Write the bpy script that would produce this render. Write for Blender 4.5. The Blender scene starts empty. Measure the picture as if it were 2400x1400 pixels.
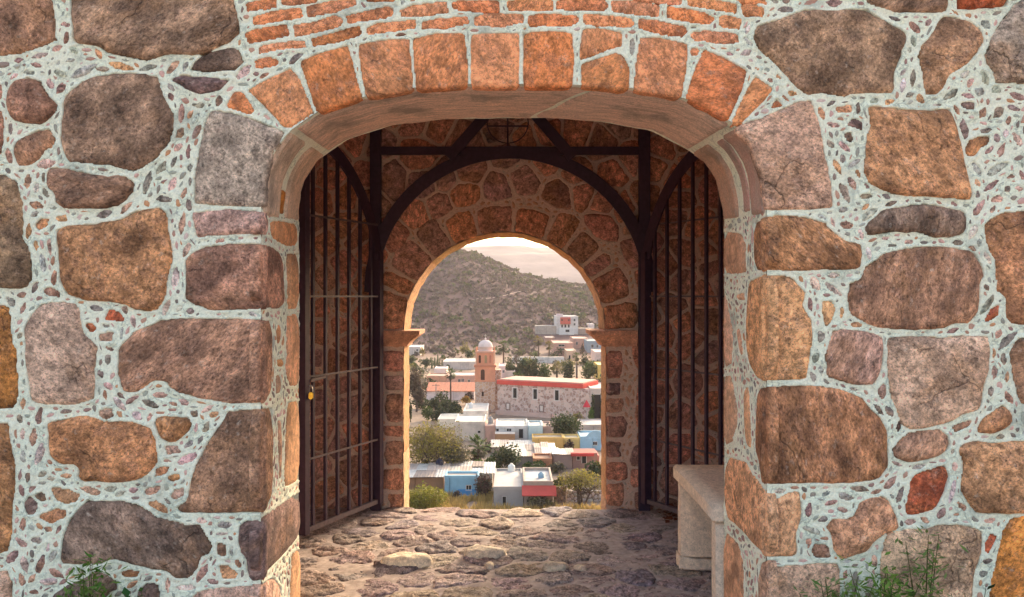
import bpy, bmesh, math, random
import numpy as np
from mathutils import Vector, Matrix, noise
R = math.radians
SC = bpy.context.scene
COL = SC.collection
rng = random.Random(7)
nrg = np.random.default_rng(11)
# ------------------------------------------------------------------ camera, light, exposure
F = 2000.0            # focal length in photo pixels (photo 2400 wide)
CX, CY = 1200.0, 695.0
EYE = 1.5             # eye height above the passage floor
SUN_EL, SUN_AZ = 17.0, 25.0     # azimuth measured from +Y (straight ahead) towards +X
cam = bpy.data.cameras.new('camera')
camo = bpy.data.objects.new('camera', cam)
COL.objects.link(camo)
camo.location = (0, 0, EYE)
camo.rotation_euler = (R(90), 0, 0)
cam.sensor_width = 36.0
cam.lens = F / 2400 * 36.0
cam.shift_y = -5.0 / 2400
cam.clip_start = 0.05
cam.clip_end = 40000
SC.camera = camo
wd = bpy.data.worlds.new('World')
SC.world = wd
wd.use_nodes = True
nt = wd.node_tree
sky = nt.nodes.new('ShaderNodeTexSky')
sky.sky_type = 'NISHITA'
sky.sun_disc = False
sky.sun_elevation = R(SUN_EL)
sky.sun_rotation = R(SUN_AZ)
sky.air_density = 1.0
sky.dust_density = 6.0
sky.ozone_density = 0.4
bg = nt.nodes['Background']
bg.inputs['Strength'].default_value = 0.15
nt.links.new(sky.outputs[0], bg.inputs[0])
sd = bpy.data.lights.new('sun', 'SUN')
so = bpy.data.objects.new('sun', sd)
COL.objects.link(so)
sd.energy = 0.9
sd.angle = R(3.0)
sd.color = (1.0, 0.82, 0.63)
sdir = Vector((math.sin(R(SUN_AZ)) * math.cos(R(SUN_EL)), math.cos(R(SUN_AZ)) * math.cos(R(SUN_EL)), math.sin(R(SUN_EL))))
so.rotation_euler = sdir.to_track_quat('Z', 'Y').to_euler()
so.location = (0, 0, 60)
SC.view_settings.view_transform = 'Standard'
SC.view_settings.look = 'None'
SC.view_settings.exposure = 2.12
SC.view_settings.gamma = 1.0
SC.view_settings.use_curve_mapping = False
SC.render.engine = 'CYCLES'
SC.cycles.use_denoising = True
SC.cycles.max_bounces = 8
SC.cycles.diffuse_bounces = 6
SC.cycles.volume_bounces = 1
SC.cycles.sample_clamp_indirect = 8.0

# ------------------------------------------------------------------ small helpers
def lin(c):
    c = c / 255.0
    return c / 12.92 if c <= 0.04045 else ((c + 0.055) / 1.055) ** 2.4

def C(r, g, b, k=1.0, a=1.0):
    return (min(.9, lin(r) * k), min(.9, lin(g) * k), min(.9, lin(b) * k), a)

WLOC = {}
def put(o, parent=None):
    COL.objects.link(o)
    if parent is not None:
        o.parent = parent
        l = WLOC.get(parent.name, Vector((0, 0, 0)))
        o.matrix_parent_inverse = Matrix.Translation(-l)
    return o

def mesh(name, verts, faces, mat=None, parent=None, smooth=False, color=None):
    me = bpy.data.meshes.new(name)
    verts = np.asarray(verts, dtype=np.float32).reshape(-1, 3)
    if isinstance(faces, np.ndarray) and faces.ndim == 2:
        n, k = faces.shape
        me.vertices.add(len(verts)); me.vertices.foreach_set('co', verts.ravel())
        me.loops.add(n * k); me.loops.foreach_set('vertex_index', faces.astype(np.int32).ravel())
        me.polygons.add(n)
        me.polygons.foreach_set('loop_start', np.arange(0, n * k, k, dtype=np.int32))
        me.update(calc_edges=True)
    else:
        me.from_pydata([tuple(map(float, v)) for v in verts], [], [tuple(map(int, f)) for f in faces])
    if smooth:
        me.polygons.foreach_set('use_smooth', np.ones(len(me.polygons), dtype=bool))
    if mat: me.materials.append(mat)
    o = bpy.data.objects.new(name, me)
    if color is not None: o.color = color
    put(o, parent)
    return o

def tag(o, label=None, cat=None, group=None, kind=None):
    if label: o['label'] = label
    if cat: o['category'] = cat
    if group: o['group'] = group
    if kind: o['kind'] = kind
    return o

def thing(name, label, cat, loc=(0, 0, 0), group=None):
    o = bpy.data.objects.new(name, None)
    o.empty_display_size = 0.2
    o.location = loc
    COL.objects.link(o)
    WLOC[o.name] = Vector(loc)
    return tag(o, label, cat, group)

class MB:
    """collects shapes into one mesh"""
    def __init__(s): s.v, s.f = [], []
    def add(s, vs, fs):
        b = len(s.v); s.v += [tuple(v) for v in vs]; s.f += [tuple(i + b for i in f) for f in fs]; return s
    def box(s, x0, x1, y0, y1, z0, z1, rot=0, piv=None):
        vs = [(x, y, z) for z in (z0, z1) for x, y in ((x0, y0), (x1, y0), (x1, y1), (x0, y1))]
        if rot:
            px, py = piv if piv else ((x0 + x1) / 2, (y0 + y1) / 2)
            c, n = math.cos(rot), math.sin(rot)
            vs = [(px + (x - px) * c - (y - py) * n, py + (x - px) * n + (y - py) * c, z) for x, y, z in vs]
        return s.add(vs, [(3, 2, 1, 0), (4, 5, 6, 7), (0, 1, 5, 4), (1, 2, 6, 5), (2, 3, 7, 6), (3, 0, 4, 7)])
    def bar(s, p, q, w, t, up=(0, 0, 1)):
        """rectangular bar from p to q, w across, t along 'up' x dir"""
        p, q = Vector(p), Vector(q); d = (q - p).normalized()
        u = Vector(up)
        if abs(d.dot(u)) > .98: u = Vector((0, 1, 0))
        a = d.cross(u).normalized(); b = a.cross(d).normalized()
        a *= w / 2; b *= t / 2
        vs = [e + k for e in (p, q) for k in (-a - b, a - b, a + b, -a + b)]
        return s.add(vs, [(3, 2, 1, 0), (4, 5, 6, 7), (0, 1, 5, 4), (1, 2, 6, 5), (2, 3, 7, 6), (3, 0, 4, 7)])
    def tube(s, pts, rads, n=6, cap=True):
        pts = [Vector(p) for p in pts]; b = len(s.v)
        for i, p in enumerate(pts):
            d = (pts[min(i + 1, len(pts) - 1)] - pts[max(i - 1, 0)])
            d = d.normalized() if d.length > 1e-9 else Vector((0, 0, 1))
            u = Vector((1, 0, 0)) if abs(d.x) < .9 else Vector((0, 1, 0))
            a = d.cross(u).normalized(); c = d.cross(a)
            r = rads[i] if hasattr(rads, '__len__') else rads
            for k in range(n):
                t = 2 * math.pi * k / n
                s.v.append(tuple(p + (a * math.cos(t) + c * math.sin(t)) * r))
        for i in range(len(pts) - 1):
            for k in range(n):
                s.f.append((b + i * n + k, b + i * n + (k + 1) % n, b + (i + 1) * n + (k + 1) % n, b + (i + 1) * n + k))
        if cap:
            s.f.append(tuple(b + k for k in range(n))[::-1]); e = b + (len(pts) - 1) * n
            s.f.append(tuple(e + k for k in range(n)))
        return s
    def lathe(s, prof, cx, cy, n=24):
        b = len(s.v)
        for r, z in prof:
            for k in range(n):
                t = 2 * math.pi * k / n
                s.v.append((cx + r * math.cos(t), cy + r * math.sin(t), z))
        for i in range(len(prof) - 1):
            for k in range(n):
                s.f.append((b + i * n + k, b + i * n + (k + 1) % n, b + (i + 1) * n + (k + 1) % n, b + (i + 1) * n + k))
        s.f.append(tuple(b + (len(prof) - 1) * n + k for k in range(n)))
        return s
    def build(s, name, mat, parent=None, smooth=False, color=None):
        return mesh(name, s.v, s.f, mat, parent, smooth, color)

# ------------------------------------------------------------------ materials
def newmat(name):
    m = bpy.data.materials.new(name); m.use_nodes = True
    return m, m.node_tree, m.node_tree.nodes['Principled BSDF']

class N:
    """tiny node-graph helper"""
    def __init__(s, nt): s.nt = nt
    def n(s, t, **kw):
        x = s.nt.nodes.new(t)
        for k, v in kw.items(): setattr(x, k, v)
        return x
    def l(s, a, b): s.nt.links.new(a, b)
    def noise(s, vec, scale, detail=4, rough=.55, w=None, dim='3D'):
        x = s.n('ShaderNodeTexNoise', noise_dimensions='4D' if w is not None else dim)
        x.inputs['Scale'].default_value = scale; x.inputs['Detail'].default_value = detail
        x.inputs['Roughness'].default_value = rough
        if vec is not None: s.l(vec, x.inputs['Vector'])
        if w is not None: s.l(w, x.inputs['W'])
        return x.outputs['Fac']
    def vor(s, vec, scale, feat='F1', out='Distance', rnd=1.0):
        x = s.n('ShaderNodeTexVoronoi', feature=feat)
        x.inputs['Scale'].default_value = scale; x.inputs['Randomness'].default_value = rnd
        if vec is not None: s.l(vec, x.inputs['Vector'])
        return x.outputs[out]
    def ramp(s, fac, a, b, ca=0.0, cb=1.0):
        x = s.n('ShaderNodeMapRange', clamp=True)
        s.l(fac, x.inputs[0])
        for i, v in enumerate((a, b, ca, cb)): x.inputs[i + 1].default_value = v
        return x.outputs[0]
    def math(s, op, a, b=None):
        x = s.n('ShaderNodeMath', operation=op)
        for i, v in enumerate((a, b)):
            if v is None: continue
            if isinstance(v, (int, float)): x.inputs[i].default_value = v
            else: s.l(v, x.inputs[i])
        return x.outputs[0]
    def mix(s, fac, a, b, blend='MIX'):
        x = s.n('ShaderNodeMix', data_type='RGBA', blend_type=blend)
        for i, v in ((0, fac), (6, a), (7, b)):
            if isinstance(v, (int, float)): x.inputs[i].default_value = v
            elif isinstance(v, tuple): x.inputs[i].default_value = v if len(v) == 4 else v + (1,)
            else: s.l(v, x.inputs[i])
        return x.outputs[2]
    def bump(s, h, strength, dist, bsdf, prev=None):
        x = s.n('ShaderNodeBump'); x.inputs['Strength'].default_value = strength; x.inputs['Distance'].default_value = dist
        s.l(h, x.inputs['Height'])
        if prev is not None: s.l(prev, x.inputs['Normal'])
        s.l(x.outputs[0], bsdf.inputs['Normal'])
        return x.outputs[0]

def stone_mat(name, mott=1.0, scale=1.0, bump=.8, fine=1.0):
    """hewn stone; base colour and weathering amount come from the object's own colour"""
    m, nt, b = newmat(name); g = N(nt)
    oi = g.n('ShaderNodeObjectInfo'); geo = g.n('ShaderNodeNewGeometry')
    w = g.math('MULTIPLY', oi.outputs['Random'], 40.0)
    ro = g.n('ShaderNodeVectorRotate', rotation_type='AXIS_ANGLE'); ro.inputs['Axis'].default_value = (0, 1, 0)
    g.l(geo.outputs['Position'], ro.inputs['Vector']); g.l(g.math('MULTIPLY', oi.outputs['Random'], 6.28), ro.inputs['Angle'])
    mp = g.n('ShaderNodeMapping'); g.l(ro.outputs[0], mp.inputs[0])
    cv = g.n('ShaderNodeCombineXYZ'); gr_ = g.math('FRACT', g.math('MULTIPLY', oi.outputs['Random'], 37.7))
    g.l(g.ramp(gr_, 0, 1, .8, 1.25), cv.inputs[0]); cv.inputs[1].default_value = 1; g.l(g.ramp(gr_, 0, 1, 1.5, 1.0), cv.inputs[2])
    g.l(cv.outputs[0], mp.inputs['Scale'])
    pos = mp.outputs[0]
    n1 = g.noise(pos, 7 * scale, 7, .62, w)
    n2 = g.noise(pos, 3.2 * scale, 5, .6, g.math('ADD', w, 9.0))
    n3 = g.noise(pos, 75 * scale, 6, .75, w); n5 = g.noise(pos, 24 * scale, 6, .7, g.math('ADD', w, 30.0))
    n4 = g.noise(pos, 19 * scale, 6, .65, g.math('ADD', w, 3.0))
    pit = g.vor(pos, 85 * scale)
    base = oi.outputs['Color']; dirt = oi.outputs['Alpha']
    c = g.mix(g.math('MULTIPLY', g.ramp(n2, .50, .60), .55 * mott), base, (.38, .185, .085))
    c = g.mix(g.math('MULTIPLY', g.ramp(n4, .51, .58), .45 * mott), c, g.mix(.6, base, (.26, .15, .135)))
    # weathering crust in blotches
    bsum = g.math('ADD', g.math('ADD', g.math('MULTIPLY', n1, .62), g.math('MULTIPLY', n5, .38)), g.math('MULTIPLY', dirt, .085))
    blot = g.math('MULTIPLY', g.ramp(bsum, .535, .615), g.ramp(dirt, .05, .5, .1, .80))
    c = g.mix(blot, c, g.mix(.22, (.016, .012, .014), base))
    pale = g.math('MULTIPLY', g.ramp(g.noise(pos, 33 * scale, 5, .7, g.math('ADD', w, 21.0)), .58, .66), .35)
    c = g.mix(pale, c, (.56, .46, .37))
    c = g.mix(1.0, c, g.ramp(n3, .36, .64, 1 - .50 * fine, 1 + .45 * fine), 'MULTIPLY')
    c = g.mix(1.0, c, g.ramp(n5, .38, .62, 1 - .52 * fine, 1 + .52 * fine), 'MULTIPLY')
    pits = g.ramp(pit, .10, .26, 1.0, 0.0)
    pits = g.math('MULTIPLY', pits, g.ramp(n4, .45, .6))
    spk = g.math('MULTIPLY', g.ramp(g.noise(pos, 125 * scale, 3, .6, w), .57, .64), .46 * fine)
    c = g.mix(spk, c, (.045, .032, .030))
    wv = g.mix(.10, pos, g.n('ShaderNodeTexNoise').outputs['Color'])
    ck = g.n('ShaderNodeTexVoronoi', feature='DISTANCE_TO_EDGE', voronoi_dimensions='4D'); ck.inputs['Scale'].default_value = 3.4 * scale; g.l(wv, ck.inputs['Vector']); g.l(w, ck.inputs['W'])
    crack = g.math('MULTIPLY', g.ramp(ck.outputs[0], .003, .010, 1, 0), g.math('MULTIPLY', g.ramp(n2, .52, .58), .55 * min(1, mott * 1.3)))
    c = g.mix(crack, c, (.04, .028, .025))
    c = g.mix(g.math('MULTIPLY', pits, .75), c, (.03, .022, .02))
    g.l(c, b.inputs['Base Color']); b.inputs['Roughness'].default_value = .93
    b.inputs['Specular IOR Level'].default_value = .2
    h = g.math('ADD', g.math('MULTIPLY', n3, .5), g.math('MULTIPLY', n4, .8))
    h = g.math('SUBTRACT', h, g.math('MULTIPLY', spk, .35))
    h = g.math('SUBTRACT', h, g.math('ADD', g.math('MULTIPLY', pits, .5), g.math('MULTIPLY', crack, .8)))
    g.bump(h, bump, .012 / scale, b)
    return m

def mortar_mat(name, col, stain=1.0, bump=.7):
    m, nt, b = newmat(name); g = N(nt)
    pos = g.n('ShaderNodeNewGeometry').outputs['Position']
    n1 = g.noise(pos, 4, 6, .65); n2 = g.noise(pos, 45, 5, .7); n3 = g.noise(pos, 14, 5, .6)
    c = g.mix(g.ramp(n3, .40, .62, 0, .55), col, (col[0] * .92, col[1] * 1.02, col[2] * 1.0, 1))
    c = g.mix(g.ramp(n1, .57, .72, 0, .60 * stain), c, (.16, .19, .175, 1))
    ln = g.vor(g.mix(.12, pos, g.n('ShaderNodeTexNoise').outputs['Color']), 26, 'DISTANCE_TO_EDGE')
    c = g.mix(g.math('MULTIPLY', g.ramp(ln, .02, .09, .55, 0), g.ramp(n3, .45, .6)), c, (.30, .31, .26, 1))
    c = g.mix(g.ramp(n2, .58, .72, 0, .4), c, (.17, .19, .17, 1))
    c = g.mix(1.0, c, g.ramp(g.noise(pos, 130, 3, .6), .3, .7, .84, 1.14), 'MULTIPLY')
    g.l(c, b.inputs['Base Color']); b.inputs['Roughness'].default_value = .95
    b.inputs['Specular IOR Level'].default_value = .15
    g.bump(g.math('ADD', n2, g.math('MULTIPLY', n3, .8)), bump, .010, b)
    return m

def plain(name, col, rough=.85, var=.25, scale=2.0, bump=0.0, metal=0.0, dirt=0.0):
    m, nt, b = newmat(name); g = N(nt)
    pos = g.n('ShaderNodeNewGeometry').outputs['Position']
    nn = g.noise(pos, scale, 6, .65)
    c = g.mix(1.0, col, g.ramp(nn, .3, .7, 1 - var, 1 + var), 'MULTIPLY')
    if dirt:
        c = g.mix(g.ramp(g.noise(pos, scale * .45, 5, .7), .5, .7, 0, dirt), c, (.10, .08, .065, 1))
    g.l(c, b.inputs['Base Color']); b.inputs['Roughness'].default_value = rough
    b.inputs['Metallic'].default_value = metal; b.inputs['Specular IOR Level'].default_value = .25
    if bump: g.bump(nn, bump, .02 / max(scale, .1) * 2, b)
    return m

def leaf_mat(name, ca, cb, cc=None):
    m, nt, b = newmat(name); g = N(nt)
    geo = g.n('ShaderNodeNewGeometry')
    r = geo.outputs['Random Per Island']
    c = g.mix(g.ramp(r, 0, 1), ca, cb)
    if cc: c = g.mix(g.ramp(g.noise(geo.outputs['Position'], .9, 3), .48, .62), c, cc)
    g.l(c, b.inputs['Base Color']); b.inputs['Roughness'].default_value = .7
    b.inputs['Specular IOR Level'].default_value = .2
    tr = g.n('ShaderNodeBsdfTranslucent'); g.l(c, tr.inputs[0])
    mx = g.n('ShaderNodeMixShader'); mx.inputs[0].default_value = .3
    g.l(b.outputs[0], mx.inputs[1]); g.l(tr.outputs[0], mx.inputs[2])
    g.l(mx.outputs[0], nt.nodes['Material Output'].inputs[0])
    return m

def island_mat(name, cols, bump=.5):
    m, nt, b = newmat(name); g = N(nt)
    geo = g.n('ShaderNodeNewGeometry')
    cr = g.n('ShaderNodeValToRGB'); cr.color_ramp.interpolation = 'CONSTANT'
    e = cr.color_ramp.elements
    while len(e) < len(cols): e.new(.5)
    for i, c in enumerate(cols): e[i].position = i / len(cols); e[i].color = c
    g.l(geo.outputs['Random Per Island'], cr.inputs[0])
    n3 = g.noise(geo.outputs['Position'], 90, 4, .7)
    c = g.mix(1.0, cr.outputs[0], g.ramp(n3, .25, .75, .8, 1.35), 'MULTIPLY')
    g.l(c, b.inputs['Base Color']); b.inputs['Roughness'].default_value = .92
    b.inputs['Specular IOR Level'].default_value = .2
    g.bump(n3, bump, .008, b)
    return m

M_STONE = stone_mat('weathered stone')
M_VOUS = stone_mat('red tuff', mott=.8, bump=.55, fine=.8)
M_JAMB = stone_mat('dressed jamb stone', mott=.35, bump=.4, fine=.6)
M_BRICK = stone_mat('brick', mott=.7, scale=1.6, bump=.7)
M_FLOOR = stone_mat('worn paving', mott=.5, scale=1.2, bump=1.3, fine=1.05)
M_MORT = mortar_mat('pale lime mortar', C(246, 242, 218, .97))
M_MORT2 = mortar_mat('warm lime mortar', C(226, 190, 172, .85), .3)
CHIPC = [C(150, 128, 116), C(160, 154, 140), C(216, 172, 158), C(194, 150, 128), C(150, 138, 124), C(184, 140, 122), C(208, 164, 152), C(164, 164, 148), C(186, 138, 112), C(162, 126, 116), C(212, 182, 170), C(178, 174, 160), C(128, 116, 106), C(200, 146, 108)]
M_CHIP = island_mat('joint chips', CHIPC)
M_IRON = plain('painted iron', (.048, .024, .042, 1), .55, .3, 30, .1)
# ------------------------------------------------------------------ masonry tools
class Plane:
    def __init__(s, O, A, B, Nn):
        s.O, s.A, s.B, s.N = Vector(O), Vector(A), Vector(B), Vector(Nn)
        s.na = [np.array(v) for v in (s.O, s.A, s.B, s.N)]
    def px(s, x, y):
        d = Vector(((x - CX) / F, 1, -(y - CY) / F)); e = Vector((0, 0, EYE))
        t = (s.O - e).dot(s.N) / d.dot(s.N)
        p = e + d * t - s.O
        return (p.dot(s.A), p.dot(s.B))
    def poly(s, pts): return [s.px(*p) for p in pts]
    def w(s, a, b, h=0.0):
        a, b, h = np.broadcast_arrays(np.asarray(a, float), np.asarray(b, float), np.asarray(h, float))
        O, A, B, Nn = s.na
        return O + a[..., None] * A + b[..., None] * B + h[..., None] * Nn

def hash2(i, j, seed):
    n = (i.astype(np.int64) * 374761393 + j.astype(np.int64) * 668265263 + seed * 974634777) & 0x7fffffff
    n = ((n ^ (n >> 13)) * 1274126177) & 0x7fffffff
    return ((n ^ (n >> 16)) & 0xffff) / 65535.0

def vnoise(x, y, seed=0):
    xi, yi = np.floor(x), np.floor(y); fx, fy = x - xi, y - yi
    fx = fx * fx * (3 - 2 * fx); fy = fy * fy * (3 - 2 * fy)
    a, b = hash2(xi, yi, seed), hash2(xi + 1, yi, seed); c, d = hash2(xi, yi + 1, seed), hash2(xi + 1, yi + 1, seed)
    return (a + (b - a) * fx) * (1 - fy) + (c + (d - c) * fx) * fy

def fbm(x, y, octv=4, seed=0, gain=.5):
    x = np.asarray(x, float); y = np.asarray(y, float)
    s = 0; amp = 1; tot = 0
    for k in range(octv):
        s = s + amp * vnoise(x * 2 ** k + 17.3 * k, y * 2 ** k + 5.1 * k, seed + k); tot += amp; amp *= gain
    return s / tot - .5

def area(p):
    return sum(p[i - 1][0] * p[i][1] - p[i][0] * p[i - 1][1] for i in range(len(p))) / 2

def grow(p, d):
    if area(p) < 0: p = p[::-1]
    P = np.array(p); T = np.roll(P, -1, 0) - np.roll(P, 1, 0); T /= np.maximum(np.hypot(*T.T), 1e-9)[:, None]
    return [tuple(q) for q in P + np.c_[T[:, 1], -T[:, 0]] * d]

def smooth_poly(p, it=1, k=.22):
    for _ in range(it):
        q = []
        for i in range(len(p)):
            a, b = p[i], p[(i + 1) % len(p)]
            q += [(a[0] + (b[0] - a[0]) * k, a[1] + (b[1] - a[1]) * k), (a[0] + (b[0] - a[0]) * (1 - k), a[1] + (b[1] - a[1]) * (1 - k))]
        p = q
    return p

def resample(p, ds, closed=True):
    P = np.array(list(p) + ([p[0]] if closed else []), float)
    L = np.r_[0, np.cumsum(np.hypot(*np.diff(P, axis=0).T))]
    n = max(6 if closed else 2, int(L[-1] / ds))
    t = np.linspace(0, L[-1], n + 1)
    Q = np.c_[np.interp(t, L, P[:, 0]), np.interp(t, L, P[:, 1])]
    return Q[:-1] if closed else Q

def slab(plane, poly, h=.016, depth=.03, jit=.003, ds=.02, sm=1, e0=0.0, seed=0, rough=1.0, fine=0, kk=.22):
    """irregular rounded stone lying in the plane: returns verts, faces"""
    p = list(poly)
    if area(p) < 0: p = p[::-1]
    if sm: p = smooth_poly(p, sm, kk)
    per = sum(math.dist(p[i - 1], p[i]) for i in range(len(p)))
    Q = resample(p, max(ds, per / 72))
    n = len(Q)
    nx, pv = np.roll(Q, -1, 0), np.roll(Q, 1, 0)
    T = nx - pv; T /= np.maximum(np.hypot(*T.T), 1e-9)[:, None]
    inn = np.c_[-T[:, 1], T[:, 0]]
    j = (fbm(Q[:, 0] / .035 + seed * 3.1, Q[:, 1] / .035, 3, 5) * 2.6)
    Q = Q - inn * (j * jit)[:, None]
    Aa = abs(area([tuple(q) for q in Q])); rad = 2 * Aa / max(per, 1e-6)      # about the inradius
    c = Q.mean(0)
    d1, d2 = min(.007, rad * .22), min(.022, rad * .5)
    def relax(P, it):
        for _ in range(it): P = P * .5 + (np.roll(P, 1, 0) + np.roll(P, -1, 0)) * .25
        return P
    R2, R3 = relax(Q + inn * d1, 1), relax(Q + inn * d2, 6)
    rings = [(Q, -depth), (Q, e0), (R2, e0 + (h - e0) * .62), (R3, e0 + (h - e0) * .95)]
    big = rad > .05 and not fine
    if fine:
        B3 = relax(R3, 10)
        rings += [(c + (B3 - c) * f_, h) for f_ in np.linspace(.88, .14, fine)]
    if big:
        rings += [(c + (relax(R3, 10) - c) * .66, h), (c + (relax(R3, 30) - c) * .33, h * 1.05)]
    V = []; Fc = []
    for k, (q, w) in enumerate(rings):
        ww = np.full(n, w)
        if k >= 1:
            ww = ww + fbm(q[:, 0] / .05 + seed, q[:, 1] / .05, 3, 9) * h * (.5 if k < 3 else .9) * rough
        V.append(plane.w(q[:, 0], q[:, 1], ww))
    V.append(plane.w(c[0], c[1], h * 1.03)[None])
    for k in range(len(rings) - 1):
        for i in range(n):
            a, b = k * n + i, k * n + (i + 1) % n
            Fc.append((a, b, b + n, a + n))
    e = (len(rings) - 1) * n; m = len(rings) * n
    for i in range(n): Fc.append((e + i, e + (i + 1) % n, m))
    return np.concatenate(V), Fc

def joined(parts):
    V, Fc, b = [], [], 0
    for v, f in parts:
        V.append(v); Fc += [tuple(i + b for i in t) for t in f]; b += len(v)
    return np.concatenate(V), Fc

class Raster:
    def __init__(s, a0, a1, b0, b1, S):
        s.a0, s.b0, s.S = a0, b0, S
        s.na, s.nb = int((a1 - a0) / S) + 1, int((b1 - b0) / S) + 1
        s.A = a0 + np.arange(s.na) * S; s.B = b0 + np.arange(s.nb) * S
    def fill(s, M, poly, val=True):
        P = np.array(poly)
        i0 = max(0, int((P[:, 0].min() - s.a0) / s.S)); i1 = min(s.na, int((P[:, 0].max() - s.a0) / s.S) + 2)
        j0 = max(0, int((P[:, 1].min() - s.b0) / s.S)); j1 = min(s.nb, int((P[:, 1].max() - s.b0) / s.S) + 2)
        if i1 <= i0 or j1 <= j0: return
        x, y = np.meshgrid(s.A[i0:i1], s.B[j0:j1])
        M[j0:j1, i0:i1][inside(x, y, P)] = val
    def dist(s, M, r):
        """distance (m) of every node to the nearest True node, up to r cells, and the offset to it"""
        D = np.full(M.shape, (r + 2) * s.S, np.float32); vx = np.zeros(M.shape, np.int8); vy = np.zeros(M.shape, np.int8)
        offs = sorted([(math.hypot(i, j), i, j) for i in range(-r, r + 1) for j in range(-r, r + 1) if math.hypot(i, j) <= r])
        todo = np.ones(M.shape, bool)
        H, W = M.shape
        for d, i, j in offs:
            ya, yb, xa, xb = max(0, -j), min(H, H - j), max(0, -i), min(W, W - i)
            hit = todo[ya:yb, xa:xb] & M[ya + j:yb + j, xa + i:xb + i]
            D[ya:yb, xa:xb][hit] = d * s.S; vx[ya:yb, xa:xb][hit] = i; vy[ya:yb, xa:xb][hit] = j
            todo[ya:yb, xa:xb] &= ~hit
        return D, vx, vy

def inside(x, y, P):
    r = np.zeros(x.shape, bool)
    for k in range(len(P)):
        x0, y0 = P[k - 1]; x1, y1 = P[k]
        if y0 == y1: continue
        r ^= ((y0 > y) != (y1 > y)) & (x < (x1 - x0) * (y - y0) / (y1 - y0) + x0)
    return r

def blob(ca, cb, a, b, ang, seed, n=9, irr=.28, lens=0):
    r = random.Random(seed); pts = []
    for k in range(n):
        t = 2 * math.pi * (k + r.uniform(-.25, .25)) / n
        f = 1 + r.uniform(-irr, irr)
        x, y = a * f * math.cos(t), b * f * math.sin(t) * (abs(math.sin(t)) ** lens if lens else 1)
        pts.append((ca + x * math.cos(ang) - y * math.sin(ang), cb + x * math.sin(ang) + y * math.cos(ang)))
    return pts

def find_chips(ras, M, wall, sizes, ntry, gap=.0045, seed=3, lim=1500, follow=.9):
    """pack elongated chips into the joints of the masonry; they lie along the joint"""
    g = np.random.default_rng(seed); r = random.Random(seed)
    D, vx, vy = ras.dist(M, 13)
    occ = M.copy(); out = []
    S = ras.S
    for bmin, bmax, tries in sizes:
        jj, ii = np.nonzero(wall & ~M & (D > bmin + gap))
        if len(jj) == 0: continue
        sel = g.permutation(len(jj))[:int(tries * ntry)]
        for q in sel:
            j, i = jj[q], ii[q]
            if occ[j, i]: continue
            b = min(D[j, i] - gap, r.uniform(bmin, bmax))
            if b < bmin * .8: continue
            a = b * (r.uniform(1.3, 3.2) if b > .006 else r.uniform(2.0, 5.5))
            ang = math.atan2(vy[j, i], vx[j, i]) + math.pi / 2 + r.gauss(0, .28) if (vx[j, i] or vy[j, i]) else r.uniform(0, 3.14)
            if r.random() > follow: ang = r.uniform(0, 3.14)
            ca, cb = ras.A[i], ras.B[j]; ok = True
            cs, sn = math.cos(ang), math.sin(ang)
            for fr in (1.0, .55):
                for k in range(12):
                    t = k * math.pi / 6
                    x, y = (a * fr + gap) * math.cos(t), (b * fr + gap) * math.sin(t)
                    u = int(round((ca + x * cs - y * sn - ras.a0) / S)); v = int(round((cb + x * sn + y * cs - ras.b0) / S))
                    if not (0 <= u < ras.na and 0 <= v < ras.nb) or occ[v, u] or not wall[v, u]: ok = False; break
                if not ok: break
            if not ok: continue
            p = blob(ca, cb, a, b, ang, r.random(), 10, .22, .6)
            ras.fill(occ, p); out.append((p, a * b))
            if len(out) >= lim: return out
    return out

def chip_mesh(plane, p, seed):
    p = smooth_poly(p if area(p) > 0 else p[::-1], 1)
    Q = np.array(p)[::1]; n = len(Q); c = Q.mean(0)
    r = random.Random(seed); h = r.uniform(.001, .005)
    V = [plane.w(Q[:, 0], Q[:, 1], -.012), plane.w(Q[:, 0], Q[:, 1], -.001), plane.w(*(c + (Q - c) * .68).T, h), plane.w(c[0], c[1], h * 1.1)[None]]
    Fc = []
    for k in range(2):
        for i in range(n): Fc.append((k * n + i, k * n + (i + 1) % n, (k + 1) * n + (i + 1) % n, (k + 1) * n + i))
    for i in range(n): Fc.append((2 * n + i, 2 * n + (i + 1) % n, 3 * n))
    return np.concatenate(V), Fc

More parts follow.
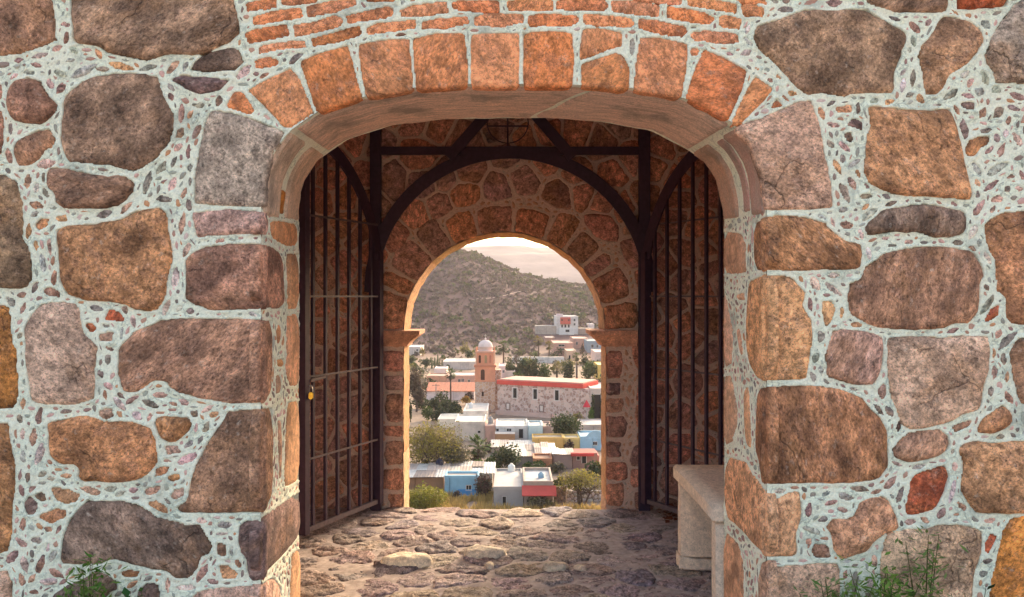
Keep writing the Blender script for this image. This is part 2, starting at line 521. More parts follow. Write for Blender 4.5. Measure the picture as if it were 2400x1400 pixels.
def mortar(plane, ras, Ms, Mc, wall, mat, parent, edge=None, name='mortar_bed', amp=.004, bead=.007):
    """one relief sheet: beads of mortar along stones and chips"""
    x, y = np.meshgrid(ras.A, ras.B)
    D, _, _ = ras.dist(Ms, 6); I, _, _ = ras.dist(~Ms, 3)
    Dc, _, _ = ras.dist(Mc, 3); Ic, _, _ = ras.dist(~Mc, 2)
    S = ras.S
    H = fbm(x / .06, y / .06, 4, 2) * amp * 2 + fbm(x / .012, y / .012, 2, 8) * .004
    lum = .6 + fbm(x / .03, y / .03, 2, 4)
    H = H + bead * np.exp(-((D - .005) / .007) ** 2) * lum + .0045 * np.exp(-((Dc - .003) / .005) ** 2) * lum
    H = np.where(Mc & (Ic > S * 1.2), -.006, H)
    H = np.where(Ms, np.where(I <= S * 1.05, .002 + fbm(x / .02, y / .02, 2, 3) * .010, -.022), H)
    wn = wall
    cen = wn[:-1, :-1].astype(int) + wn[1:, :-1] + wn[:-1, 1:] + wn[1:, 1:] >= 3
    px, py = x.copy(), y.copy()
    idx = np.full(x.shape, -1); J, Ii = np.nonzero(cen)
    use = np.zeros(x.shape, bool)
    for dj in (0, 1):
        for di in (0, 1): use[J + dj, Ii + di] = True
    if edge is not None:
        E = np.array(edge); P0, P1 = E[:-1], E[1:]; dd = P1 - P0; LL = np.maximum((dd ** 2).sum(1), 1e-12)
        nearwall = np.zeros(x.shape, bool)
        k = ~wall; nearwall[:, 1:] |= k[:, :-1]; nearwall[:, :-1] |= k[:, 1:]; nearwall[1:] |= k[:-1]; nearwall[:-1] |= k[1:]; nearwall |= k
        jj, ii = np.nonzero(use & nearwall)
        q = np.c_[x[jj, ii], y[jj, ii]]
        t = np.clip((((q[:, None] - P0) * dd).sum(2)) / LL, 0, 1)
        C_ = P0 + t[..., None] * dd; d2 = ((q[:, None] - C_) ** 2).sum(2); bi = d2.argmin(1)
        nq = C_[np.arange(len(q)), bi]; ok = d2.min(1) < (2.2 * S) ** 2
        px[jj[ok], ii[ok]] = nq[ok, 0]; py[jj[ok], ii[ok]] = nq[ok, 1]
    idx[use] = np.arange(use.sum())
    V = plane.w(px[use], py[use], H[use])
    Fc = np.c_[idx[J, Ii], idx[J, Ii + 1], idx[J + 1, Ii + 1], idx[J + 1, Ii]]
    return mesh(name, V, Fc, mat, parent, True)

def voronoi(seeds, live, box, shrink):
    """cells of the seeds flagged live, each pulled in by shrink(seed index)"""
    out = []
    S = np.array(seeds)
    for i in live:
        p = [(box[0], box[2]), (box[1], box[2]), (box[1], box[3]), (box[0], box[3])]
        d = ((S - S[i]) ** 2).sum(1); order = d.argsort()[1:28]
        sh = shrink(i)
        for j in order:
            if d[j] < 1e-10: continue
            nrm = (S[j] - S[i]) / math.sqrt(d[j]); mid = (S[i] + S[j]) / 2 - nrm * sh; q = []
            for k in range(len(p)):
                a, b = p[k - 1], p[k]
                da = (a[0] - mid[0]) * nrm[0] + (a[1] - mid[1]) * nrm[1]; db = (b[0] - mid[0]) * nrm[0] + (b[1] - mid[1]) * nrm[1]
                if da <= 0: q.append(a)
                if (da < 0) != (db < 0) and abs(da - db) > 1e-12:
                    t = da / (da - db); q.append((a[0] + (b[0] - a[0]) * t, a[1] + (b[1] - a[1]) * t))
            p = q
            if len(p) < 3: break
        if len(p) >= 3 and abs(area(p)) > 2e-4: out.append((i, p))
    return out
# ------------------------------------------------------------------ the outer arch wall (nearest the camera)
YW, YB, YI, YI2 = 3.2, 3.80, 6.05, 6.37     # wall faces: outer front, outer back, inner front, inner back
FRONT = Plane((0, YW, EYE), (1, 0, 0), (0, 0, 1), (0, -1, 0))
LJ0 = ((612 - CX) / F * YW, (700 - CX) / F * YB)
RJ0 = ((1797 - CX) / F * YW, (1698 - CX) / F * YB)
def jplane(x0, x1, side):
    A = Vector((x1 - x0, YB - YW, 0)).normalized()
    if side < 0: return Plane((x0, YW, 0), A, (0, 0, 1), A.cross(Vector((0, 0, 1))))
    return Plane((x1, YB, 0), -A, (0, 0, 1), (-A).cross(Vector((0, 0, 1))))
LJ, RJ = jplane(*LJ0, -1), jplane(*RJ0, 1)
G, GB, BR, OB, OC, OR, PK, BG, DK, RD = 'G GB BR OB OC OR PK BG DK RD'.split()
SCOL = {G: C(190, 164, 144, 1.2, .35), GB: C(182, 144, 116, 1.2, .9), BR: C(192, 142, 112, 1.2, .75), OB: C(206, 144, 100, 1.2, .6),
        OC: C(218, 160, 116, 1.22, .35), OR: C(230, 144, 72, 1.22, .45), PK: C(208, 162, 140, 1.18, .3), BG: C(214, 176, 144, 1.2, .35),
        DK: C(162, 130, 114, 1.12, .9), RD: C(204, 106, 70, 1.15, .35)}
FS = [ # stones of the outer face, traced as (colour, outline)
(BR, [(-60,-50),(115,-40),(130,60),(132,95),(108,105),(50,125),(-60,140)]),
(GB, [(170,-60),(535,-50),(562,78),(545,95),(480,125),(385,128),(345,143),(310,135),(255,122),(228,105),(175,100),(172,40)]),
(DK, [(445,165),(475,130),(540,115),(560,118),(570,145),(550,165),(480,168)]),
(DK, [(400,185),(430,178),(540,190),(515,210),(470,220),(435,205)]),
(BR, [(20,240),(22,215),(37,192),(67,186),(97,194),(107,220),(135,250),(128,267),(97,290),(53,287),(25,270)]),
(BR, [(33,350),(40,335),(93,307),(117,305),(130,327),(122,345),(97,355),(97,368),(67,385),(45,388)]),
(GB, [(153,227),(173,213),(193,193),(253,177),(307,175),(370,182),(380,227),(407,273),(407,300),(397,333),(360,377),(313,402),(267,387),(207,383),(163,377),(143,333),(147,293)]),
(BR, [(-80,255),(4,262),(9,300),(5,360),(-80,370)]),
(BR, [(113,405),(120,395),(160,400),(240,418),(290,415),(315,430),(312,450),(280,478),(230,488),(150,485),(133,475),(130,450),(115,440)]),
(GB, [(-90,410),(10,412),(38,428),(48,467),(53,524),(50,560),(66,580),(72,610),(73,655),(63,672),(-90,675)]),
(OB, [(137,540),(153,534),(233,527),(287,517),(320,497),(377,490),(390,507),(393,544),(400,577),(403,610),(390,660),(387,694),(370,724),(347,729),(320,724),(300,709),(253,705),(213,705),(160,690),(143,654),(140,587)]),
(BG, [(60,767),(77,740),(100,714),(133,710),(177,714),(187,734),(187,764),(200,790),(227,814),(222,867),(220,934),(180,947),(120,946),(75,940),(70,880),(63,814)]),
(OR, [(-70,712),(5,716),(20,722),(25,750),(27,800),(37,827),(42,900),(40,940),(30,955),(-70,962)]),
(OB, [(-70,990),(20,994),(25,1040),(35,1100),(35,1147),(27,1187),(27,1250),(17,1294),(-70,1296)]),
(OB, [(112,994),(160,982),(207,977),(227,984),(247,991),(300,989),(327,997),(353,1007),(363,1031),(368,1084),(353,1101),(323,1124),(297,1127),(200,1127),(185,1121),(190,1091),(173,1086),(140,1087),(120,1067),(115,1041),(118,1014)]),
(OB, [(363,994),(370,981),(443,981),(450,997),(437,1014),(413,1031),(397,1036),(377,1024)]),
(DK, [(163,1224),(187,1194),(207,1174),(287,1176),(320,1184),(350,1201),(360,1211),(400,1221),(433,1231),(467,1231),(480,1254),(497,1281),(490,1297),(470,1304),(460,1334),(440,1354),(413,1351),(393,1337),(360,1334),(300,1317),(267,1307),(233,1321),(187,1322),(147,1319),(148,1264)]),
(PK, [(-70,1338),(20,1341),(27,1364),(27,1440),(-70,1440)]),
(DK, [(125,1400),(160,1377),(207,1354),(227,1341),(247,1347),(273,1364),(273,1381),(250,1391),(240,1440),(115,1440)]),
(DK, [(325,1387),(350,1366),(372,1372),(377,1440),(318,1440)]),
(RD, [(243,750),(258,726),(283,734),(297,753)]), (OB, [(82,530),(97,514),(117,514),(110,530),(93,539)]),
(BR, [(103,680),(113,674),(143,687),(143,697),(107,690)]), (PK, [(230,784),(267,780),(263,800),(233,797)]),
(RD, [(200,760),(213,757),(227,774),(213,780)]), (OC, [(117,1144),(160,1147),(187,1161),(180,1174),(157,1181),(133,1171)]),
(DK, [(57,1181),(70,1164),(80,1174),(90,1187),(80,1207),(67,1207)]), (OB, [(87,1211),(133,1194),(157,1197),(153,1211),(120,1227)]),
(DK, [(80,1164),(103,1151),(107,1174),(97,1174)]), (PK, [(387,1047),(413,1047),(430,1061),(390,1064)]),
(PK, [(400,1164),(413,1147),(433,1144),(433,1161),(407,1171)]), (PK, [(337,1157),(350,1144),(377,1141),(373,1151),(347,1161)]),
(BR, [(510,1271),(530,1277),(530,1304),(510,1301)]), (OC, [(513,1324),(533,1327),(557,1347),(553,1357),(523,1356)]),
(OB, [(280,1344),(300,1337),(330,1341),(320,1351),(293,1351)]), (OB, [(365,1097),(398,1096),(390,1110),(363,1117)]),
(OB, [(388,1120),(420,1110),(422,1122),(402,1128)]), (PK, [(233,962),(262,958),(267,975),(250,984),(232,972)]),
# right half
(GB, [(1887,25),(1933,27),(2030,25),(2047,37),(2083,57),(2123,80),(2123,97),(2110,117),(2110,133),(2093,173),(2090,218),(2060,217),(1990,218),(1980,227),(1933,218),(1890,220),(1867,203),(1847,180),(1807,140),(1777,113),(1767,90),(1773,63),(1833,47)]),
(GB, [(2010,-60),(2222,-60),(2220,0),(2217,27),(2167,28),(2100,27),(2067,17),(2033,8)]),
(RD, [(2240,-60),(2365,-60),(2360,15),(2243,22)]),
(G, [(2480,-40),(2380,12),(2345,55),(2325,90),(2310,130),(2313,147),(2330,170),(2333,193),(2480,200)]),
(BR, [(2207,43),(2233,42),(2270,53),(2297,73),(2303,97),(2287,127),(2253,157),(2217,177),(2210,203),(2190,222),(2170,222),(2163,180),(2153,133),(2160,110),(2183,87)]),
(OC, [(2033,250),(2100,257),(2167,263),(2223,257),(2230,283),(2243,320),(2250,360),(2263,417),(2277,457),(2273,467),(2200,461),(2100,455),(2067,443),(2037,427),(2025,400),(2030,350),(2033,320),(2043,300)]),
(DK, [(2028,537),(2043,520),(2067,497),(2133,484),(2167,480),(2217,489),(2260,500),(2262,534),(2250,550),(2217,555),(2183,554),(2150,542),(2100,540),(2067,547),(2033,549)]),
(BR, [(1990,667),(2020,657),(2030,627),(2073,597),(2127,584),(2173,579),(2233,584),(2280,594),(2300,624),(2305,650),(2293,657),(2293,700),(2287,734),(2267,757),(2233,757),(2210,767),(2167,772),(2100,770),(2060,767),(2027,754),(1993,734),(1988,700)]),
(OB, [(2308,530),(2320,517),(2357,499),(2480,495),(2480,770),(2373,757),(2357,744),(2360,697),(2337,680),(2333,607),(2317,587)]),
(PK, [(1953,777),(1973,774),(2033,782),(2067,790),(2063,860),(2047,900),(2000,900),(1940,884),(1935,834),(1947,800)]),
(BG, [(2080,794),(2117,790),(2183,790),(2200,795),(2250,789),(2313,790),(2317,820),(2313,867),(2300,917),(2298,945),(2290,960),(2250,971),(2227,987),(2167,1001),(2133,1004),(2113,994),(2100,951),(2088,930),(2083,880)]),
(BR, [(2480,785),(2385,795),(2367,830),(2375,880),(2385,925),(2395,945),(2480,950)]),
(BR, [(2093,1054),(2110,1031),(2133,1014),(2200,1009),(2220,1024),(2223,1044),(2210,1061),(2187,1071),(2127,1081),(2097,1067)]),
(OB, [(2288,1011),(2303,984),(2350,951),(2367,967),(2370,987),(2353,1004),(2327,1014)]),
(OC, [(2250,1047),(2283,1036),(2327,1041),(2367,1037),(2480,1037),(2480,1200),(2287,1201),(2270,1177),(2253,1147),(2257,1081),(2248,1061)]),
(RD, [(2137,1121),(2160,1107),(2213,1092),(2223,1114),(2217,1134),(2200,1174),(2190,1192),(2147,1204),(2127,1206),(2123,1191),(2133,1151)]),
(OC, [(2017,1181),(2037,1171),(2067,1166),(2080,1174),(2093,1201),(2100,1221),(2103,1237),(2080,1247),(2047,1264),(2037,1287),(2007,1297),(1970,1307),(1957,1284),(1953,1254),(1938,1237),(1950,1217),(1983,1217),(2000,1214)]),
(BR, [(1902,1287),(1910,1277),(1940,1279),(1947,1307),(1910,1307)]),
(BG, [(2073,1271),(2083,1251),(2133,1241),(2167,1244),(2200,1232),(2267,1234),(2300,1247),(2298,1284),(2293,1311),(2280,1344),(2270,1460),(2067,1460),(2065,1317)]),
(OR, [(2367,1217),(2400,1211),(2480,1210),(2480,1440),(2317,1440),(2323,1361),(2333,1327),(2350,1251)]),
(OC, [(1927,707),(1947,707),(1957,727),(1950,747),(1937,769),(1930,740)]), (OB, [(2262,350),(2273,330),(2300,320),(2320,323),(2313,340),(2293,347),(2287,363),(2267,365)]),
(DK, [(1983,293),(2000,278),(2023,290),(2020,305)]), (DK, [(1978,313),(1993,310),(2000,333),(1987,333)]), (OC, [(1953,253),(1997,248),(1998,263),(1967,265)]),
(RD, [(2320,727),(2343,714),(2337,740),(2303,760)]), (RD, [(2320,1251),(2337,1254),(2310,1307),(2308,1280)]), (DK, [(2252,240),(2285,242),(2283,256),(2254,254)]),
(DK, [(2100,1005),(2108,985),(2110,1002),(2104,1014)]), (BR, [(2230,1001),(2282,982),(2270,998),(2235,1014)]),
]
QUOIN = [ # corner stones: colour, outline on the face, outline on the reveal (None where the reveal is curved), side
(G, [(497,260),(540,265),(600,283),(668,312),(655,335),(640,356),(630,390),(622,430),(620,485),(530,482),(455,478),(458,420),(470,340),(485,280)], None, -1),
(PK, [(452,500),(475,498),(547,492),(600,497),(620,500),(620,548),(547,549),(513,551),(483,553),(462,557),(458,533)], [(604,502),(624,505),(628,530),(624,550),(604,548)], -1),
(BR, [(437,608),(450,597),(483,580),(543,573),(594,572),(620,575),(620,724),(594,724),(533,727),(493,727),(460,714),(437,700)], [(603,575),(637,578),(653,592),(662,621),(664,674),(664,724),(603,724)], -1),
(BR, [(280,817),(300,797),(313,780),(353,763),(380,751),(423,747),(606,750),(620,752),(620,945),(607,945),(533,944),(467,932),(417,920),(390,900),(393,893),(360,891),(343,904),(320,920),(290,917),(277,871)], [(603,750),(636,750),(636,910),(624,935),(603,944)], -1),
(BR, [(533,964),(603,961),(620,961),(620,1201),(605,1201),(483,1201),(423,1201),(413,1191),(440,1174),(447,1134),(460,1094),(483,1047),(513,1004),(530,981)], [(603,959),(637,954),(637,1150),(628,1182),(603,1198)], -1),
(DK, [(560,1234),(577,1221),(620,1221),(620,1357),(590,1361),(580,1334),(580,1311),(567,1294),(560,1267)], [(603,1218),(700,1152),(702,1252),(667,1297),(603,1362)], -1),
(PK, [(455,1391),(493,1381),(560,1376),(608,1374),(620,1374),(620,1460),(450,1460)], [(603,1374),(637,1352),(656,1376),(660,1460),(603,1460)], -1),
(PK, [(1723,302),(1740,293),(1787,277),(1833,257),(1873,240),(1900,237),(1907,260),(1920,293),(1927,340),(1940,400),(1950,467),(1951,488),(1880,491),(1792,492),(1789,450),(1778,392),(1758,342)], None, 1),
(OB, [(1788,509),(1847,505),(1887,510),(1933,525),(1950,544),(1977,564),(2017,575),(2017,600),(2013,627),(1983,632),(1867,634),(1788,634)], [(1769,519),(1806,515),(1806,635),(1769,635)], 1),
(OC, [(1788,645),(1833,645),(1860,654),(1867,667),(1887,687),(1880,720),(1903,757),(1903,787),(1897,830),(1890,867),(1887,889),(1833,890),(1788,892)], [(1756,660),(1778,649),(1806,645),(1806,892),(1778,889),(1760,860),(1751,817),(1750,764)], 1),
(OB, [(1788,914),(1827,907),(1883,904),(1933,907),(1967,914),(2000,927),(2017,934),(2033,954),(2063,984),(2077,1014),(2080,1061),(2080,1094),(2060,1121),(2000,1131),(1900,1131),(1833,1132),(1788,1134)], [(1778,911),(1806,905),(1806,1134),(1785,1114),(1781,1079),(1771,1054),(1774,971)], 1),
(OC, [(1788,1181),(1827,1167),(1847,1157),(1873,1152),(1878,1194),(1877,1217),(1863,1251),(1867,1294),(1860,1304),(1788,1304)], [(1701,1068),(1749,1082),(1767,1111),(1778,1125),(1806,1168),(1806,1300),(1778,1289),(1739,1243),(1701,1211)], 1),
(PK, [(1788,1331),(1867,1324),(1963,1322),(1967,1334),(1963,1460),(1788,1460)], [(1781,1321),(1806,1310),(1806,1460),(1778,1460)], 1),
]
JS = [ # stones that show only in the reveals: side, colour, outline
(-1, OR, [(632,516),(664,519),(694,523),(696,578),(667,578),(637,560),(630,542)]), (-1, OC, [(669,594),(698,594),(699,724),(672,726)]),
(-1, OC, [(670,738),(699,735),(700,852),(699,906),(678,906),(666,872)]), (-1, OC, [(671,943),(700,938),(700,1125),(667,1143),(662,1128),(667,1007)]),
(-1, OC, [(681,1297),(702,1286),(702,1460),(672,1460)]), (-1, OR, [(646,762),(655,757),(656,800),(648,812)]), (-1, OR, [(645,842),(662,840),(664,860),(650,862)]),
(-1, PK, [(643,880),(655,876),(657,922),(645,926)]), (-1, PK, [(648,985),(659,985),(658,1120),(652,1125)]),
(1, PK, [(1698,542),(1739,547),(1751,574),(1751,639),(1731,644),(1698,642)]), (1, BG, [(1698,675),(1709,721),(1719,771),(1720,817),(1715,856),(1698,864)]),
(1, PK, [(1698,881),(1715,881),(1728,936),(1731,989),(1720,1036),(1698,1046)]), (1, OC, [(1746,907),(1756,907),(1760,971),(1764,1054),(1749,1043),(1744,964)]),
(1, OB, [(1698,1239),(1731,1275),(1744,1318),(1748,1460),(1698,1460)]), (1, PK, [(1727,690),(1747,685),(1749,700),(1745,706),(1730,703)]),
(1, PK, [(1727,768),(1738,774),(1744,830),(1736,835)]),
]
VO = [
[(530,250),(550,217),(567,217),(597,263),(587,268)],
[(582,212),(610,197),(682,163),(700,187),(735,265),(680,299),(668,298),(625,250)],
[(704,145),(755,125),(815,109),(828,162),(848,230),(810,241),(744,264),(730,220)],
[(841,105),(897,97),(959,92),(962,150),(969,209),(910,221),(859,228),(847,162)],
[(969,92),(1022,81),(1087,78),(1094,140),(1095,201),(1035,205),(977,211),(972,150)],
[(1105,82),(1160,80),(1217,79),(1216,140),(1214,204),(1150,204),(1105,203)],
[(1229,78),(1285,75),(1341,79),(1343,140),(1341,203),(1285,203),(1228,204)],
[(1367,68),(1402,68),(1458,79),(1456,108),(1443,110),(1358,142),(1362,105)],
[(1362,152),(1443,126),(1458,131),(1474,163),(1472,210),(1460,211),(1402,205),(1362,202)],
[(1502,88),(1554,93),(1612,104),(1607,163),(1595,231),(1540,219),(1486,211),(1490,158)],
[(1650,118),(1694,137),(1750,169),(1735,216),(1706,283),(1659,255),(1607,232),(1630,163)],
[(1770,181),(1811,210),(1782,242),(1726,297),(1715,290),(1741,233)],
[(1805,254),(1820,233),(1834,248)], [(1618,115),(1639,117),(1636,128),(1618,133)],
]
BK = [
[(599,145),(630,138),(651,145),(650,150),(625,157),(600,158)],[(605,115),(660,103),(715,99),(719,108),(660,113),(606,124)],
[(730,95),(760,87),(846,64),(848,79),(780,100),(735,106)],[(860,72),(880,60),(950,53),(975,50),(973,64),(900,74),(862,80)],
[(987,57),(1020,49),(1098,43),(1100,53),(1040,65),(988,66)],[(1111,47),(1140,36),(1226,38),(1227,50),(1180,61),(1113,58)],
[(1237,42),(1260,37),(1354,40),(1355,52),(1330,59),(1240,60)],[(1367,38),(1400,38),(1476,47),(1484,56),(1478,61),(1400,58),(1367,52)],
[(1496,48),(1540,52),(1606,68),(1608,75),(1600,85),(1550,78),(1498,64)],[(1618,82),(1650,76),(1728,83),(1732,98),(1690,100),(1622,90)],
[(577,82),(600,73),(674,60),(677,82),(630,91),(582,101)],[(689,62),(740,55),(785,40),(800,47),(800,58),(740,75),(692,85)],
[(811,42),(860,30),(910,19),(920,25),(918,37),(870,45),(815,52)],[(938,28),(970,17),(1048,7),(1050,27),(1000,35),(940,37)],
[(1059,9),(1080,5),(1170,5),(1172,27),(1110,25),(1062,20)],[(1189,6),(1210,3),(1295,2),(1296,22),(1240,24),(1192,22)],
[(1306,4),(1340,0),(1415,3),(1424,15),(1415,23),(1360,22),(1305,21)],[(1431,5),(1480,7),(1546,17),(1545,37),(1490,32),(1434,24)],
[(1564,20),(1600,24),(1650,34),(1673,47),(1665,56),(1620,50),(1563,40)],[(1686,42),(1710,41),(1735,48),(1733,68),(1700,62),(1687,55)],
[(592,45),(640,30),(705,22),(712,38),(650,48),(595,57)],[(719,20),(760,10),(830,-3),(836,8),(780,28),(722,38)],
[(850,-14),(920,-17),(925,2),(860,3)],[(1612,-2),(1650,0),(1728,14),(1726,29),(1670,20),(1613,10)],
[(1739,15),(1760,14),(1790,22),(1786,39),(1745,36)],[(1480,-15),(1595,-10),(1598,10),(1560,7),(1485,-2)],
[(577,11),(610,4),(648,0),(650,16),(610,20),(580,26)],[(661,-15),(740,-18),(742,2),(700,8),(662,9)],[(1690,-15),(1780,-12),(1800,8),(1740,5)],
]
FC = [(612,1700),(612,520),(613,470),(619,410),(640,360),(671,317),(686,303),(746,262),(846,229),(974,206),(1103,198),(1220,198),(1345,199),(1480,207),(1600,230),(1665,255),(1721,292),(1751,320),(1780,366),(1793,420),(1797,470),(1797,520),(1797,1700)]
BC = [(700,1700),(700,530),(700,495),(705,450),(714,420),(743,377),(817,326),(917,294),(1031,280),(1180,277),(1294,277),(1409,286),(1523,306),(1609,350),(1651,377),(1680,423),(1692,470),(1698,510),(1698,530),(1698,1700)]
wallA = thing('arched_stone_wall', 'near rubble stone wall with pale mortar framing the wide red voussoir archway', 'wall', (0, YW, 0))
opening = [(FRONT.px(*p)) for p in FC]
EXT = (-.0016 * 1440, .0016 * 1440, FRONT.px(0, 1640)[1], FRONT.px(0, -210)[1])
ras = Raster(*EXT, .0056)
gx, gy = np.meshgrid(ras.A, ras.B)
wallmask = ~inside(gx, gy, np.array(opening))
MS = np.zeros(gx.shape, bool)
stone_list = []
for c, p in FS: stone_list.append((c, grow(FRONT.poly(p), .005)))
for c, p, q, s in QUOIN: ras.fill(MS, grow(FRONT.poly(p), .003))
for c, p in stone_list: ras.fill(MS, p)
vous = [grow(FRONT.poly(p), .005) for p in VO]; bricks = [grow(FRONT.poly(p), .0085) for p in BK]
for p in vous + bricks: ras.fill(MS, p)
# stones just outside the picture, so that the wall goes on
occ = MS.copy(); r2 = random.Random(5); Dm = None
PXS = YW / F
frame = lambda a, b: -1200 * PXS - .004 < a < 1200 * PXS + .004 and FRONT.px(0, 1402)[1] < b < FRONT.px(0, -2)[1]
for size, tries in ((.17, 900), (.11, 1500), (.06, 2500), (.035, 2500)):
    for _ in range(tries):
        a, b = r2.uniform(EXT[0], EXT[1]), r2.uniform(EXT[2], EXT[3])
        ra, rb = size * r2.uniform(.8, 1.3), size * r2.uniform(.6, 1.0)
        if frame(a, b): continue
        p = blob(a, b, ra, rb, r2.uniform(-.4, .4), r2.random(), 10, .16)
        g = blob(a, b, ra * 1.12 + .012, rb * 1.12 + .012, 0, 0, 14, 0)
        ok = True
        for u, v in g + p + [(a, b)]:
            i, j = int(round((u - ras.a0) / ras.S)), int(round((v - ras.b0) / ras.S))
            if frame(u, v): ok = False; break
            if 0 <= i < ras.na and 0 <= j < ras.nb and (occ[j, i] or not wallmask[j, i]): ok = False; break
        if ok:
            ras.fill(occ, p); ras.fill(MS, p); stone_list.append((r2.choice([GB, BR, OB, OC, PK, BG, DK]), p))
# all stones become parts
def tint(c, r, v=.12):
    k = 1 + r.uniform(-v, v)
    return (c[0] * k, c[1] * k * (1 + r.uniform(-.05, .05)), c[2] * k * (1 + r.uniform(-.08, .08)), min(1, max(0, c[3] + r.uniform(-.15, .15))))
rs = random.Random(21)
for k, (c, p) in enumerate(stone_list):
    big = abs(area(p)) > .006
    v, f = slab(FRONT, p, h=rs.uniform(.012, .028) if big else .006, jit=.007 if big else .002, sm=1, kk=.13, e0=-.001, seed=k * 1.7)
    mesh('stone', v, f, M_STONE, wallA, True, tint(SCOL[c], rs))
for k, (c, p, q, s) in enumerate(QUOIN):
    parts = [slab(FRONT, grow(FRONT.poly(p), .003), h=.015, jit=.006, kk=.09, sm=1, e0=-.001, seed=50 + k)]
    if q: parts.append(slab(LJ if s < 0 else RJ, (LJ if s < 0 else RJ).poly(q), h=.010, jit=.003, sm=1, e0=0, seed=70 + k))
    v, f = joined(parts)
    mesh('quoin_stone', v, f, M_STONE, wallA, True, tint(SCOL[c], rs))
VC = [C(234, 148, 98, 1.05, .3), C(236, 156, 112, 1.05, .25), C(228, 140, 90, 1.05, .3), C(238, 156, 106, 1.05, .2)]
for k, p in enumerate(vous):
    v, f = slab(FRONT, p, h=.011, jit=.003, sm=1, kk=.10, e0=-.001, seed=90 + k, depth=.05, rough=.6)
    mesh('voussoir', v, f, M_VOUS, wallA, True, tint(VC[k % 4], rs, .08))
for k, p in enumerate(bricks):
    v, f = slab(FRONT, p, h=.005, jit=.0025, ds=.012, sm=1, kk=.12, e0=.001, seed=120 + k, rough=1.2)
    mesh('brick', v, f, M_BRICK, wallA, True, tint(VC[k % 4], rs, .16))
chips = find_chips(ras, MS, wallmask, ((.012, .020, .5), (.008, .012, 1.2), (.0055, .008, 2.2), (.0034, .0055, 3.5)), 14000, gap=.0036, lim=5200)
MC = np.zeros(gx.shape, bool)
for p, _ in chips: ras.fill(MC, p)
chips.sort(key=lambda t: -t[1])
inview = [c for c in chips if frame(*c[0][0])]; rest = [c for c in chips if not frame(*c[0][0])]
small = []
for k, (p, _) in enumerate(inview + rest):
    vf = chip_mesh(FRONT, p, k)
    if k < 300: mesh('stone_chip', vf[0], vf[1], M_STONE, wallA, True, tuple(min(.9, 1.4 * q) for q in tint(rs.choice(CHIPC), rs, .15)[:3]) + (.1,))
    else: small.append(vf)
v, f = joined(small)
tag(mesh('small_stone_chips', v, f, M_CHIP, wallA, True), kind='stuff')
mortar(FRONT, ras, MS, MC, wallmask, M_MORT, wallA, edge=opening)
# reveals of the jambs
for side, pl in ((-1, LJ), (1, RJ)):
    L = math.dist((LJ0[0], YW), (LJ0[1], YB)) if side < 0 else math.dist((RJ0[0], YW), (RJ0[1], YB))
    rj = Raster(0, L + .001, -.15, 1.835, .0056)
    x, y = np.meshgrid(rj.A, rj.B); wm = np.ones(x.shape, bool); ms = np.zeros(x.shape, bool)
    for c, p, q, s in QUOIN:
        if s == side and q: rj.fill(ms, pl.poly(q))
    for s, c, p in JS:
        if s != side: continue
        P = pl.poly(p); rj.fill(ms, P)
        v, f = slab(pl, P, h=.009, jit=.003, sm=1, e0=-.001, seed=len(p) + p[0][1] * .1)
        mesh('jamb_stone', v, f, M_JAMB, wallA, True, tint(tuple(.45 * a + .55 * b for a, b in zip(SCOL[c], C(224, 172, 134, 1.05, .3))), rs))
    ch = find_chips(rj, ms, wm, ((.009, .014, 1.0), (.005, .009, 1.5), (.004, .005, 2.)), 5000, gap=.004, seed=8 + side, lim=420)
    mc = np.zeros(x.shape, bool)
    for p, _ in ch: rj.fill(mc, p)
    v, f = joined([chip_mesh(pl, p, k) for k, (p, _) in enumerate(ch)])
    tag(mesh('reveal_chips', v, f, M_CHIP, wallA, True), kind='stuff')
    mortar(pl, rj, ms, mc, wm, M_MORT, wallA, name='reveal_mortar')
# curved soffit: a bed and the dressed stones on it
fcur = [p for p in FC if p[1] < 600]; bcur = [p for p in BC if p[1] < 600]
Pf = np.array([(p[0], p[1]) for p in fcur], float); Pb = np.array(bcur, float)
Wf = np.c_[(Pf[:, 0] - CX) * YW / F, np.full(len(Pf), YW), EYE - (Pf[:, 1] - CY) * YW / F]
Wb = np.c_[(Pb[:, 0] - CX) * YB / F, np.full(len(Pb), YB), EYE - (Pb[:, 1] - CY) * YB / F]
def param(W):
    L = np.r_[0, np.cumsum(np.linalg.norm(np.diff(W, axis=0), axis=1))]; return L / L[-1]
tf, tb = param(Wf), param(Wb)
def sof(t, s):
    """point of the soffit: t along the arch, s 0 front .. 1 back"""
    a = np.stack([np.interp(t, tf, Wf[:, k]) for k in range(3)], -1); b = np.stack([np.interp(t, tb, Wb[:, k]) for k in range(3)], -1)
    return a + (b - a) * s[..., None]
